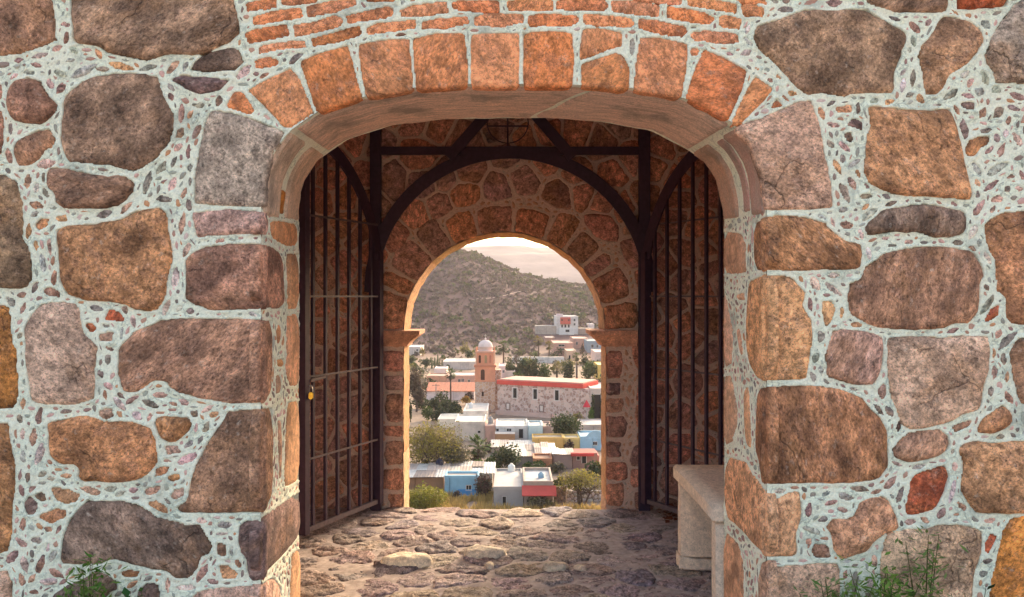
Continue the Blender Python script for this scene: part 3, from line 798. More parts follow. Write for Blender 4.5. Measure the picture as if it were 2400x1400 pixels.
def sofpatch(name, t0, t1, s0, s1, h, mat, col=None, nt_=None, ns=14, jag=.0):
    nt_ = nt_ or max(8, int(abs(np.mean(t1) - np.mean(t0)) * 150))
    f0, b0 = t0 if isinstance(t0, tuple) else (t0, t0); f1, b1 = t1 if isinstance(t1, tuple) else (t1, t1)
    T, S_ = np.meshgrid(np.linspace(0, 1, nt_), np.linspace(s0, s1, ns), indexing='ij')
    t0, t1 = f0 + (b0 - f0) * S_ ** .7, f1 + (b1 - f1) * S_ ** .7; wob = fbm(S_ * 5, S_ * 0 + 2, 3, 6) * .02 * (f1 != b1); wob0 = fbm(S_ * 5, S_ * 0 + 2, 3, 6) * .02 * (f0 != b0)
    t0, t1 = t0 + wob0, t1 + wob; T = t0 + (t1 - t0) * T
    if jag:
        S_ = S_ + fbm(T * 90, S_ * 3 + s0 * 20, 3, 31) * jag * (1 - 2 * np.abs(S_ - (s0 + s1) / 2) / (s1 - s0)) * 0 + 0
    P = sof(T, S_)
    e = 1e-3
    du = sof(np.clip(T + e, 0, 1), S_) - sof(np.clip(T - e, 0, 1), S_); dv = sof(T, S_ + e) - sof(T, S_ - e)
    nn = np.cross(du, dv); nn /= np.linalg.norm(nn, axis=-1, keepdims=True)
    cen = np.array([0, 3.5, 1.6]); sg = np.sign(((cen - P) * nn).sum(-1, keepdims=True)); nn = nn * sg
    u = np.minimum(T - t0, t1 - T) * 2.6; v = np.minimum(S_ - s0, s1 - S_) * .62
    ed = np.clip(np.minimum(u, v) / .012, 0, 1); ed = np.sqrt(1 - (1 - ed) ** 2)
    H = h * ed - .012 * (1 - ed) + fbm(T * 40, S_ * 9, 4, 77) * .010 * ed + fbm(T * 9, S_ * 3, 3, 78) * .012 * ed if h else fbm(T * 60, S_ * 12, 3, 5) * .006
    P = P + nn * H[..., None]
    idx = np.arange(nt_ * ns).reshape(nt_, ns)
    Fq = np.c_[idx[:-1, :-1].ravel(), idx[1:, :-1].ravel(), idx[1:, 1:].ravel(), idx[:-1, 1:].ravel()]
    return mesh(name, P.reshape(-1, 3), Fq, mat, wallA, True, col)
def soffit_mat():
    m, nt, b = newmat('brushed arch stone'); g = N(nt)
    oi = g.n('ShaderNodeObjectInfo'); pos = g.n('ShaderNodeNewGeometry').outputs['Position']
    mp = g.n('ShaderNodeMapping'); mp.inputs['Scale'].default_value = (1, 9, 3); g.l(pos, mp.inputs[0])
    st = g.noise(mp.outputs[0], 6, 7, .65); fine = g.noise(pos, 120, 4, .7); big = g.noise(pos, 5, 5, .6)
    c = g.mix(g.ramp(st, .4, .62, 0, .75), oi.outputs['Color'], (.50, .35, .26, 1))
    c = g.mix(g.ramp(big, .50, .64, 0, .75), c, (.28, .22, .17, 1))
    c = g.mix(1.0, c, g.ramp(fine, .3, .7, .7, 1.3), 'MULTIPLY')
    g.l(c, b.inputs['Base Color']); b.inputs['Roughness'].default_value = .9; b.inputs['Specular IOR Level'].default_value = .2
    g.bump(g.math('ADD', st, g.math('MULTIPLY', fine, .6)), .6, .010, b)
    return m
M_SOF = soffit_mat()
sofpatch('soffit_bed', 0, 1, 0, 1, 0, M_MORT, nt_=160)
TK1 = float(np.interp(686, Pf[:12, 0], tf[:12])); TK2 = float(np.interp(1721, Pf[12:, 0], tf[12:])) if Pf[12, 0] < 1721 else .8
SOFC = C(236, 198, 172, 1.05)
sofpatch('soffit_stone', TK1 + .001, (.632, .537), .012, .985, .010, M_SOF, SOFC)
sofpatch('soffit_stone', (.636, .541), TK2 - .001, .012, .985, .010, M_SOF, tint(SOFC, rs))
sofpatch('soffit_stone', .006, TK1 - .003, .01, .40, .010, M_SOF, C(234, 202, 174, 1.))
sofpatch('soffit_stone', .006, TK1 - .003, .55, .985, .010, M_SOF, C(234, 198, 168, 1.))
sofpatch('soffit_stone', .012, .06, .44, .53, .006, M_JAMB, C(200, 128, 62, .9, .2))
sofpatch('soffit_stone', TK2 + .003, .992, .01, .30, .010, M_SOF, C(196, 150, 132, .95))
sofpatch('soffit_stone', TK2 + .006, .985, .33, .47, .008, M_SOF, C(204, 156, 142, .95))
sofpatch('soffit_stone', TK2 + .003, .992, .60, .985, .010, M_SOF, C(210, 164, 138, .95))
# body of the wall: inner face and the ends beyond the picture
core = MB()
def ring_face(curve, y, x0, x1, z0, z1, flip):
    """face with a hole: strips from the hole's outline out to a rectangle"""
    n = len(curve); outer = []
    for (x, z) in curve:
        cx_, cz_ = 0, 1.2
        dx, dz = x - cx_, z - cz_
        t = min([k for k in ((x1 - cx_) / dx if dx > 1e-6 else 9e9, (x0 - cx_) / dx if dx < -1e-6 else 9e9, (z1 - cz_) / dz if dz > 1e-6 else 9e9, (z0 - cz_) / dz if dz < -1e-6 else 9e9)])
        outer.append((cx_ + dx * t, cz_ + dz * t))
    vs = [(x, y, z) for x, z in curve] + [(x, y, z) for x, z in outer]
    fs = [(i, i + 1, n + i + 1, n + i) for i in range(n - 1)]
    for (cx2, cz2) in ((x0, z1), (x1, z1)):      # corners the strips cut off
        for i in range(n - 1):
            (ax, az), (bx, bz) = outer[i], outer[i + 1]
            if abs(ax - bx) > 1e-6 and abs(az - bz) > 1e-6 and ((abs(ax - cx2) < 1e-6 and abs(bz - cz2) < 1e-6) or (abs(bx - cx2) < 1e-6 and abs(az - cz2) < 1e-6)):
                vs.append((cx2, y, cz2)); fs.append((n + i, n + i + 1, len(vs) - 1))
    return vs, fs
cb = [((x - CX) * YB / F, EYE - (y - CY) * YB / F) for x, y in resample(BC, 14, False)]
cb = [(x, max(z, -.15)) for x, z in cb]
vs, fs = ring_face(cb, YB, -6.5, 6.5, -.2, 5.2, False)
core.add(vs, fs)
e0, e1, et = EXT[0], EXT[1], EYE + EXT[3]
core.box(-6.5, e0 + .004, YW + .006, YB - .003, -.3, 5.2).box(e1 - .004, 6.5, YW + .006, YB - .003, -.3, 5.2).box(e0 + .006, e1 - .006, YW + .006, YB - .003, et - .004, 5.2)
core.build('wall_core', M_MORT, wallA)
# ------------------------------------------------------------------ passage floor
M_EARTH = plain('trodden earth', C(190, 172, 164, .73), .95, .35, 22, .8)
FL = Plane((0, 0, 0), (1, 0, 0), (0, 1, 0), (0, 0, 1))
fx = np.linspace(-1.7, 1.7, 190); fy = np.linspace(-1.0, 6.12, 330)
FX, FY = np.meshgrid(fx, fy)
FZ = fbm(FX / .16, FY / .12, 5, 41) * .022 + fbm(FX / .03, FY / .02, 3, 43) * .014 + .001
FZ *= np.interp(FY, [5.4, 6.0], [1, .35])
FZ -= np.clip((FY - 6.02) / .1, 0, 1) * .05
idx = np.arange(FX.size).reshape(FX.shape)
floor = mesh('passage_floor', np.stack([FX, FY, FZ], -1).reshape(-1, 3), np.c_[idx[:-1, :-1].ravel(), idx[:-1, 1:].ravel(), idx[1:, 1:].ravel(), idx[1:, :-1].ravel()], M_EARTH, None, True)
tag(floor, kind='structure')
rf = random.Random(3); seeds = []
for _ in range(3000):
    p = (rf.uniform(-1.75, 1.75), rf.uniform(3.3, 6.25))
    if all((p[0] - q[0]) ** 2 + ((p[1] - q[1]) * 1.25) ** 2 > .20 ** 2 for q in seeds): seeds.append(p)
PAVC = [C(194, 174, 166, .74, .25), C(186, 166, 162, .74, .3), C(200, 182, 170, .75, .2), C(178, 164, 164, .72, .35), C(190, 168, 162, .74, .25)]
live = [i for i, p in enumerate(seeds) if abs(p[0]) < 1.42 and 3.4 < p[1] < 6.0]
for i, p in voronoi(seeds, live, (-1.6, 1.6, 3.2, 6.06), lambda i: .003 + .008 * random.Random(i).random()):
    h = rf.uniform(-.002, .010)
    v, f = slab(FL, p, h=h + .004, depth=.05, jit=.012, sm=1, e0=h - .007, seed=i, ds=.015, rough=1.5, fine=6)
    # tilt and hew the top
    v = v.copy(); c = v.mean(0); tx, ty = rf.gauss(0, .02), rf.gauss(0, .032)
    top = v[:, 2] > -.03
    fl_ = float(np.interp(c[1], [5.3, 6.0], [1, .35]))
    v[top, 2] += fl_ * ((v[top, 0] - c[0]) * tx + (v[top, 1] - c[1]) * ty + fbm(v[top, 0] / .10, v[top, 1] / .055, 5, 61, .6) * .020 + fbm(v[top, 0] / .022, v[top, 1] / .014, 3, 62) * .012)
    mesh('paving_stone', v, f, M_FLOOR, floor, True, tint(rf.choice(PAVC), rf, .14))
M_PALE = stone_mat('pale worn rock', mott=.0, scale=1.2, bump=.8, fine=.5)
def floor_px(x, y):
    Y = EYE * F / (y - CY); return ((x - CX) * Y / F, Y)
for x0, x1, y0, y1, hh, c in ((885, 1008, 1304, 1338, .050, C(214, 198, 176, .75, .05)), (1080, 1186, 1290, 1318, .05, C(212, 196, 176, .72, .05)),
                              (1268, 1338, 1330, 1346, .04, C(200, 182, 160, .7, .1)), (1344, 1378, 1337, 1348, .028, C(205, 186, 164, .7, .1)), (1136, 1160, 1330, 1340, .025, C(195, 178, 158, .7, .1))):
    xa, Y1 = floor_px(x0, y1 - 4); xb, Y0 = floor_px(x1, y1 - 4)
    w = abs(xb - xa) / 2; d = max(.05, w * .62)
    p = blob((xa + xb) / 2, Y1 + d, w, d, 0, x0, 11, .13)
    v, f = slab(FL, p, h=hh, depth=.04, jit=.006, sm=2, e0=hh * .35, seed=x0, rough=.5)
    mesh('paving_stone', v, f, M_PALE, floor, True, tuple(min(.8, q * 1.5) for q in c[:3]) + (.05,))
# ------------------------------------------------------------------ inner wall with the round arch
wallB = thing('inner_arch_wall', 'dim rubble wall behind the iron gate with small round archway onto the town', 'wall', (0, YI, 0))
INW = Plane((0, YI, EYE), (1, 0, 0), (0, 0, 1), (0, -1, 0))
K = YI / F
AX, AZ, AR = (1182 - CX) * K, -(775 - CY) * K, 237 * K       # arch centre (a, b) and radius in the plane
PX0, PX1 = (945 - CX) * K, (1421 - CX) * K
def arch_curve(r, xa, xb, n=110, bot=-1.62):
    pts = [(xa, bot), (xa, AZ - .002)]
    for k in range(n + 1):
        t = math.pi * (1 - k / n); pts.append((AX + r * math.cos(t), AZ + r * 1.0 * math.sin(t) * .975))
    return pts + [(xb, AZ - .002), (xb, bot)]
opB = arch_curve(AR, PX0, PX1)
WI = (-1.62, 1.62, -1.55, 1.55)
sd_, liveB, ghost = [], [], []
rb = random.Random(17)
def addseed(a, b, lv=True):
    sd_.append((a, b))
    if lv: liveB.append(len(sd_) - 1)
wedges = []
t = .0
while t < math.pi - .02:      # ring of radial arch stones
    w = rb.uniform(.15, .34); dr = rb.uniform(.17, .25)
    if math.pi - t - w < .14: w = math.pi - t
    P_ = lambda r_, q: (AX + r_ * math.cos(q), AZ + r_ * math.sin(q) * .975)
    g0 = .007 / AR; t0, t1 = t + g0, t + w - g0; tm = (t0 + t1) / 2
    wedges.append([P_(AR + .003, t0), P_(AR + .003, tm), P_(AR + .003, t1), P_(AR + dr * rb.uniform(.9, 1), t1 - .012), P_(AR + dr * 1.04, tm), P_(AR + dr * rb.uniform(.9, 1), t0 + .012)][::-1])
    addseed(AX + (AR + .12) * math.cos(t + w * .25), AZ + (AR + .12) * math.sin(t + w * .25) * .975, False)
    addseed(AX + (AR + .12) * math.cos(t + w * .75), AZ + (AR + .12) * math.sin(t + w * .75) * .975, False)
    t += w
for xs, sg in ((PX0, -1), (PX1, 1)):
    y = 818
    while y < 1220:
        hh = rb.uniform(34, 78); d = rb.uniform(.10, .155); b0, b1 = -(y + 4 - CY) * K, -(y + hh - 4 - CY) * K
        wedges.append([(xs + sg * .003, b0), (xs + sg * d, b0 + rb.uniform(-.01, .004)), (xs + sg * (d + rb.uniform(-.02, .02)), (b0 + b1) / 2), (xs + sg * d * rb.uniform(.85, 1.05), b1 + rb.uniform(-.004, .01)), (xs + sg * .003, b1)])
        for k_ in (.25, .75): addseed(xs + sg * .08, b0 + (b1 - b0) * k_, False)
        y += hh
    addseed(xs + sg * .08, -(795 - CY) * K, False)
inopen = lambda a, b: (abs(a - AX) < AR + .19 and b < AZ) or (a - AX) ** 2 + (b - AZ) ** 2 < (AR + .27) ** 2
n0 = 0
for rad, tries in ((.30, 900), (.22, 1600), (.15, 1000)):
    for _ in range(tries):
        p = (rb.uniform(-1.7, 1.7), rb.uniform(-1.6, 1.6))
        if inopen(*p): continue
        if all((p[0] - q[0]) ** 2 + ((p[1] - q[1]) * 1.2) ** 2 > (rad * rb.uniform(.8, 1.1)) ** 2 for q in sd_): addseed(*p)
cells = voronoi(sd_, liveB, WI, lambda i: .007 + .016 * random.Random(i * 7).random() ** 3)
rasB = Raster(*WI, .0085)
bx_, by_ = np.meshgrid(rasB.A, rasB.B)
wmB = ~inside(bx_, by_, np.array(opB)); MSB = np.zeros(bx_.shape, bool)
INC = [C(198, 140, 118, 1.05, .25), C(186, 138, 122, 1.05, .3), C(204, 146, 120, 1.05, .15), C(178, 138, 128, 1.05, .35), C(206, 142, 116, 1.05, .15)]
cells += [(1000 + i, p) for i, p in enumerate(wedges)]
for i, p in cells:
    rasB.fill(MSB, smooth_poly(p, 1, .13))
    v, f = slab(INW, p, h=rb.uniform(.006, .024), jit=.011, sm=1, kk=.09, e0=-.001, seed=i * .9)
    mesh('stone', v, f, M_STONE, wallB, True, tint(rb.choice(INC), rb))
chB = find_chips(rasB, MSB, wmB, ((.010, .018, 1.), (.006, .010, 2.)), 5000, gap=.008, seed=5, lim=700)
MCB = np.zeros(bx_.shape, bool); sm_ = []
for p, _ in chB: rasB.fill(MCB, p)
chB.sort(key=lambda t: -t[1])
for k, (p, _) in enumerate(chB):
    vf = chip_mesh(INW, p, k)
    if k < 120: mesh('stone_chip', vf[0], vf[1], M_CHIP, wallB, True)
    else: sm_.append(vf)
if sm_:
    v, f = joined(sm_); tag(mesh('small_stone_chips', v, f, M_CHIP, wallB, True), kind='stuff')
mortar(INW, rasB, MSB, MCB, wmB, M_MORT2, wallB, edge=opB, bead=.009)
# reveal of the inner arch: dressed blocks all round
def reveal_block(pts_f, pts_b, name, col):
    n = len(pts_f)
    rows = []
    for s in np.linspace(0, 1, 7):
        rows.append([(f[0] + (b[0] - f[0]) * s, YI + .004 + (YI2 - YI) * s, EYE + f[1] + (b[1] - f[1]) * s) for f, b in zip(pts_f, pts_b)])
    P = np.array(rows)
    cen = np.array([AX, (YI + YI2) / 2, EYE + min(AZ, np.mean([p[1] for p in pts_f]))])
    d = cen - P; d[..., 1] = 0; d /= np.linalg.norm(d, axis=-1, keepdims=True)
    P += d * (fbm(P[..., 1] / .05 + P[..., 0] * 9, P[..., 2] / .05, 3, 12) * .014 + .004)[..., None]
    P[:, 0] -= d[:, 0] * .004; P[:, -1] -= d[:, -1] * .004
    idx = np.arange(P.shape[0] * P.shape[1]).reshape(P.shape[:2])
    fc = np.c_[idx[:-1, :-1].ravel(), idx[:-1, 1:].ravel(), idx[1:, 1:].ravel(), idx[1:, :-1].ravel()]
    return mesh(name, P.reshape(-1, 3), fc, M_JAMB, wallB, True, col)
opB2 = arch_curve((AR - .012) , PX0, PX1)
cf = resample(opB, .02, False); cbk = resample(opB2, .02, False)
m_ = min(len(cf), len(cbk)); cf = resample(opB, .02, False); cbk = np.c_[np.interp(np.linspace(0, 1, len(cf)), np.linspace(0, 1, len(cbk)), cbk[:, 0]), np.interp(np.linspace(0, 1, len(cf)), np.linspace(0, 1, len(cbk)), cbk[:, 1])]
k = 0
while k < len(cf) - 2:
    n = rb.randint(9, 17); e = min(len(cf), k + n + 1)
    if len(cf) - e < 5: e = len(cf)
    reveal_block(cf[k:e], cbk[k:e], 'reveal_stone', tint(rb.choice([C(196, 150, 108, .9, .15), C(186, 136, 96, .9, .15), C(202, 160, 122, .9, .1)]), rb, .1)); k = e - 1
bb = MB()
vs, fs = ring_face([(x, EYE + z) for x, z in opB2], YI2, -1.9, 1.9, -.3, 3.3, True)
bb.add(vs, fs); bb.build('wall_back', M_MORT2, wallB)
# moulded imposts
def impost(x0, x1, side):
    m = MB(); n = 9; prof = []
    zt, zb = EYE - (775 - CY) * K, EYE - (812 - CY) * K
    for k in range(n):
        s = k / (n - 1); prof.append((.030 + .085 * (1 - math.cos(s * math.pi / 2)) ** .8, zb + (zt - .030 - zb) * s))
    prof += [(.120, zt - .028), (.122, zt)]
    ring = []
    for o_, z in prof:
        if side < 0: q = [(x0, YI - o_ * .55), (x1 + o_, YI - o_ * .55), (x1 + o_, YI2 - .01), (x0, YI2 - .01)]
        else: q = [(x0 - o_, YI - o_ * .55), (x1, YI - o_ * .55), (x1, YI2 - .01), (x0 - o_, YI2 - .01)]
        ring.append([(a + .004 * fbm(z * 30 + a * 9, z * 11) * 2, b, z) for a, b in q])
    vs = [p for r_ in ring for p in r_]; fs = []
    for k in range(len(ring) - 1):
        for j in range(4): fs.append((k * 4 + j, k * 4 + (j + 1) % 4, k * 4 + 4 + (j + 1) % 4, k * 4 + 4 + j))
    e = len(ring) * 4 - 4; fs += [(e, e + 1, e + 2, e + 3), (3, 2, 1, 0)]
    m.add(vs, fs); m.build('impost', M_JAMB, wallB, color=C(216, 158, 130, .95, .2))
impost((897 - CX) * K, PX0, -1); impost(PX1, (1492 - CX) * K, 1)
# side walls and roof of the passage
M_SIDE = plain('passage masonry', C(214, 184, 166, .8), .95, .35, 6, .6)
for x0, x1, nm, lb in ((-1.92, -1.52, 'side_wall', 'shadowed left side wall of the gate passage behind the open leaf'), (1.455, 1.92, 'side_wall', 'shadowed right side wall of the gate passage behind the bench')):
    w = thing(nm, lb, 'wall', (0, 0, 0))
    MB().box(x0, x1, YB + .002, YI - .03, -.3, 3.2).build('masonry', M_SIDE, w)
rt = tag(MB().box(-1.95, 1.95, YB + .003, YI2 + .2, 3.2, 3.5).build('passage_roof', M_SIDE), kind='structure')
# stones of the right side wall that show beside the jamb
SWR = Plane((1.453, YI, 0), (0, -1, 0), (0, 0, 1), (-1, 0, 0))
sws = []
for _ in range(800):
    p = (rb.uniform(.05, 2.2), rb.uniform(0, 3.1))
    if all((p[0] - q[0]) ** 2 + (p[1] - q[1]) ** 2 > .24 ** 2 for q in sws): sws.append(p)
for i, p in voronoi(sws, range(len(sws)), (.05, 2.22, -.05, 3.15), lambda i: .014):
    v, f = slab(SWR, p, h=.015, jit=.005, sm=2, seed=i, ds=.035)
    mesh('stone', v, f, M_STONE, w, True, tint(rb.choice(INC), rb))
# ------------------------------------------------------------------ iron gate
gate = thing('iron_gate', 'dark iron gate with arched frame and both barred leaves standing open', 'gate', (0, 6.0, 0))
GY = 5.99; GK = GY / F
gz = lambda y: EYE - (y - CY) * GK
gxx = lambda x: (x - CX) * GK
for a, b in ((868, 893), (1497, 1523)):
    MB().box(gxx(a), gxx(b), GY - .025, GY + .025, 0, gz(300)).build('post', M_IRON, gate)
MB().box(gxx(893) + .001, gxx(1497) - .001, GY - .022, GY + .022, gz(363), gz(345)).build('top_rail', M_IRON, gate)
m = MB(); n = 40; ri, ro = 312 * GK, 341 * GK; cz = gz(685); cx_ = gxx(1196)
vs = []
for k in range(n + 1):
    t = math.pi * k / n
    for r_, y in ((ri, GY - .030), (ro, GY - .030), (ro, GY - .012), (ri, GY - .012)): vs.append((cx_ + r_ * math.cos(t), y, cz + r_ * math.sin(t)))
fs = []
for k in range(n):
    for j in range(4): fs.append((k * 4 + j, k * 4 + (j + 1) % 4, k * 4 + 4 + (j + 1) % 4, k * 4 + 4 + j))
m.add(vs, fs).build('arch_band', M_IRON, gate)
for xa, ya, xb, yb in ((1052, 372, 1190, 214), (1342, 372, 1204, 214)):
    MB().bar((gxx(xa), GY - .034, gz(ya)), (gxx(xb), GY - .034, gz(yb)), .016, .075, (0, 0, 1)).build('gable_bar', M_IRON, gate)
m = MB(); m.tube([(gxx(1190) + 48 * GK * math.cos(2 * math.pi * k / 28), GY - .03, gz(290) + 48 * GK * math.sin(2 * math.pi * k / 28)) for k in range(29)], .0042, 5)
m.build('ring_ornament', M_IRON, gate)
m = MB(); m.tube([(gxx(1190), GY - .03, gz(344)), (gxx(1190), GY - .03, gz(225))], .006, 5); m.build('ornament_bar', M_IRON, gate)
m = MB(); m.tube([(gxx(1142), GY - .03, gz(298)), (gxx(1238), GY - .03, gz(298))], .006, 5); m.build('ornament_bar', M_IRON, gate)
M_WORN = plain('worn iron', (.12, .085, .09, 1), .45, .3, 40, .1)
def leaf(h, e, label):
    H_, E_ = Vector((h[0], h[1], 0)), Vector((e[0], e[1], 0)); d = (E_ - H_).normalized(); L = (E_ - H_).length
    nrm = Vector((-d.y, d.x, 0))
    at = lambda s, z, o=0: H_ + d * s + nrm * o + Vector((0, 0, z))
    rise = .93
    top = lambda s: 1.52 + 1.0 * math.sqrt(max(0, 1 - (1 - min(s, .94) / .95) ** 2))
    z0 = .06
    fr = MB()
    fr.bar(at(.03, z0), at(.03, top(.04)), .055, .045, d).build('gate_leaf', M_IRON, gate)
    lf = bpy.data.objects[[o for o in bpy.data.objects.keys() if o.startswith('gate_leaf')][-1]]
    lf['label'] = label
    MB().bar(at(L - .03, z0), at(L - .03, top(L)), .058, .045, d).build('stile', M_IRON, lf)
    MB().bar(at(.058, z0 + .02), at(L - .06, z0 + .02), .030, .030).build('bottom_rail', M_WORN, lf)
    for k in range(6):
        s = .06 + (L - .12) * (k + .5) / 6 + .004
        MB().bar(at(s, z0 + .036), at(s, top(s) - .02), .019, .019, d).build('bar', M_IRON, lf)
    for zr in (.495, 0, -.489, -.99):
        MB().bar(at(.058, EYE + zr, .013), at(L - .06, EYE + zr, .013), .005, .012).build('cross_bar', M_WORN, lf)
    pts = [at(s, top(s)) for s in np.linspace(.03, L - .03, 18)]
    m = MB()
    for p, q in zip(pts[:-1], pts[1:]): m.bar(p, q + (q - p) * .12, .016, .085)
    m.build('top_band', M_IRON, lf)
    return lf
leafL = leaf((-.918, 5.965), (-1.272, 5.135), 'left leaf hung with the brass padlock')
leafR = leaf((.918, 5.965), (1.352, 5.185), 'right leaf half hidden by the bench')
# bolt and padlock on the left leaf
dl = (Vector((-1.272, 5.135, 0)) - Vector((-.918, 5.965, 0))).normalized()
bz = EYE - (893 - CY) * 5.17 / F
pl0 = Vector((-1.272, 5.135, 0)) - dl * .07
MB().bar(pl0 + Vector((.02, -.02, bz)), pl0 - dl * .15 + Vector((.02, -.02, bz + .012)), .018, .018).build('bolt', M_WORN, leafL)
M_BRASS = plain('brass', (.62, .42, .08, 1), .32, .12, 30, 0, .75)
M_STEEL = plain('steel', (.45, .43, .42, 1), .35, .15, 30, 0, .8)
plk = thing('padlock', 'small brass padlock hanging from the bolt of the left gate leaf', 'padlock', tuple(pl0 + Vector((.022, -.03, bz - .09))))
q = pl0 + Vector((.022, -.03, bz - .09))
bm = bmesh.new(); bmesh.ops.create_cube(bm, size=1); bmesh.ops.scale(bm, vec=(.036, .018, .042), verts=bm.verts); bmesh.ops.bevel(bm, geom=bm.edges[:], offset=.006, segments=2, affect='EDGES')
me = bpy.data.meshes.new('padlock_body'); bm.to_mesh(me); bm.free(); me.materials.append(M_BRASS); me.transform(Matrix.Translation(q)); put(bpy.data.objects.new('lock_body', me), plk)
MB().tube([q + Vector((.015 * math.cos(t), 0, .020 + .044 * math.sin(t) + (.0 if 0 < t < math.pi else 0))) for t in np.linspace(0, math.pi, 10)], .0045, 6).build('shackle', M_STEEL, plk, True)
# ------------------------------------------------------------------ stone bench
bench = thing('stone_bench', 'pale concrete bench slab on two stub legs against the right passage wall', 'bench', (1.2, 4.4, 0))
M_BENCH = stone_mat('bench concrete', mott=.05, scale=1.4, bump=.3, fine=.35)
BC_ = C(230, 206, 182, 1.0, .05)
def rough_box(x0, x1, y0, y1, z0, z1, name, bev=.010):
    bm = bmesh.new(); bmesh.ops.create_cube(bm, size=1)
    for v in bm.verts: v.co = Vector((x0 + (v.co.x + .5) * (x1 - x0), y0 + (v.co.y + .5) * (y1 - y0), z0 + (v.co.z + .5) * (z1 - z0)))
    bmesh.ops.subdivide_edges(bm, edges=bm.edges[:], cuts=5, use_grid_fill=True)
    be = [e for e in bm.edges if e.calc_face_angle(0) > 1]
    bmesh.ops.bevel(bm, geom=be, offset=bev, segments=2, affect='EDGES')
    for v in bm.verts:
        n_ = noise.noise_vector(v.co * 14) * .0035; v.co += n_
    me = bpy.data.meshes.new(name); bm.to_mesh(me); bm.free(); me.materials.append(M_BENCH); me.polygons.foreach_set('use_smooth', np.ones(len(me.polygons), bool))
    o = bpy.data.objects.new(name, me); o.color = BC_; put(o, bench); return o
rough_box(.905, 1.455, 3.84, 4.80, .478, .555, 'slab')
rough_box(.925, 1.40, 4.66, 4.765, .0, .479, 'leg')
rough_box(.925, 1.40, 3.86, 3.965, .0, .479, 'leg')
rough_box(.915, 1.40, 4.645, 4.78, -.01, .10, 'foot', .02)
# dry leaves swept into the corner under the right leaf
M_DRY = leaf_mat('dry leaves', C(120, 60, 40, .7), C(150, 90, 55, .7))
m = MB()
for k in range(160):
    p = Vector((rb.uniform(1.0, 1.4), 5.75 + rb.gauss(0, .12), rb.uniform(.012, .05))); a = rb.uniform(0, 6.28); s = rb.uniform(.012, .03)
    u = Vector((math.cos(a), math.sin(a), rb.uniform(-.4, .4))) * s; v_ = Vector((-math.sin(a), math.cos(a), rb.uniform(-.4, .4))) * s * .6
    m.add([p - u, p - v_, p + u, p + v_ + Vector((0, 0, s * .3))], [(0, 1, 2), (0, 2, 3)])
tag(m.build('dry_leaves', M_DRY), 'dry brown leaves swept under the right gate leaf', 'leaves', kind='stuff')
# ------------------------------------------------------------------ weeds along the foot of the outer wall
def weed(name, label, x, y, top, n, spread, leafs, ca, cb, grp=None, feathery=False, lean=0):
    w = thing(name, label, 'plant', (x, y, 0), grp); r = random.Random(int(x * 1000)); ml = leaf_mat(name + ' leaf', ca, cb); fo = MB()
    ms_ = plain('stem', C(110, 110, 60, .5), .8, .2, 5)
    for k in range(n):
        h = top * r.uniform(.55, 1.0); a = r.uniform(0, 6.28); d = r.uniform(.2, 1) * spread
        pts = [Vector((x + math.cos(a) * d * s ** 1.5 + lean * s * s, y + math.sin(a) * d * s ** 1.5 * .5, h * s)) for s in np.linspace(0, 1, 7)]
        MB().tube(pts, [.004 * (1 - .7 * s) for s in np.linspace(0, 1, 7)], 4).build('stem', ms_, w)
        for j in range(leafs):
            s = r.uniform(.3, 1) if not feathery else r.uniform(.45, 1); f_ = s * 6; i = min(5, int(f_)); p = pts[i].lerp(pts[i + 1], f_ - i)
            t = r.uniform(0, 6.28); L = r.uniform(.02, .05) * (1 if not feathery else 1.0)
            u = Vector((math.cos(t), math.sin(t) * .7, r.uniform(-.1, .8))).normalized() * L; v2 = Vector((-math.sin(t), math.cos(t), r.uniform(-.5, .5))).normalized() * L * (.32 if not feathery else .15)
            off = Vector((r.gauss(0, .015), r.gauss(0, .015), r.gauss(0, .01))) * (2.2 if feathery else .4); p = p + off
            fo.add([p, p + u * .5 - v2, p + u, p + u * .5 + v2], [(0, 1, 2, 3)])
    tag(fo.build('foliage', ml, w), kind='stuff')
wz = lambda py, Y: EYE - (py - CY) * Y / F
weed('feathery_weed', 'feathery green weed in front of the wall at lower left', (205 - CX) * 3.08 / F, 3.08, wz(1300, 3.08), 10, .06, 80, C(84, 130, 46, .9), C(140, 160, 80, .8), feathery=True)
weed('small_weed', 'small broad leaved dark weed beside the lower left feathery weed', (300 - CX) * 3.08 / F, 3.08, wz(1385, 3.08), 8, .06, 24, C(50, 90, 45, .8), C(80, 120, 60, .8))
weed('feathery_weed', 'tallest thin stemmed weed at lower right below the ochre stone', (2165 - CX) * 3.05 / F, 3.05, wz(1245, 3.05), 9, .08, 46, C(92, 126, 58, .9), C(140, 156, 90, .8), feathery=True)
weed('feathery_weed', 'bushy green weed at lower right in front of the brown stone', (2060 - CX) * 3.05 / F, 3.05, wz(1325, 3.05), 22, .17, 74, C(84, 126, 46, .9), C(150, 178, 84, .9), feathery=True)
weed('feathery_weed', 'pale sprawling weed left of the bushy weed at lower right', (1965 - CX) * 3.0 / F, 3.0, wz(1345, 3.0), 16, .15, 60, C(96, 128, 60, .9), C(150, 164, 104, .8), feathery=True)
weed('small_weed', 'dark spiky leaved weed at the foot of the orange corner stone', (2285 - CX) * 3.05 / F, 3.05, wz(1355, 3.05), 7, .09, 12, C(35, 55, 30, .7), C(60, 85, 40, .7))
weed('small_weed', 'tiny green weed at the right edge under the orange stone', (2385 - CX) * 3.05 / F, 3.05, wz(1375, 3.05), 5, .06, 14, C(50, 80, 30, .7), C(95, 125, 45, .7))
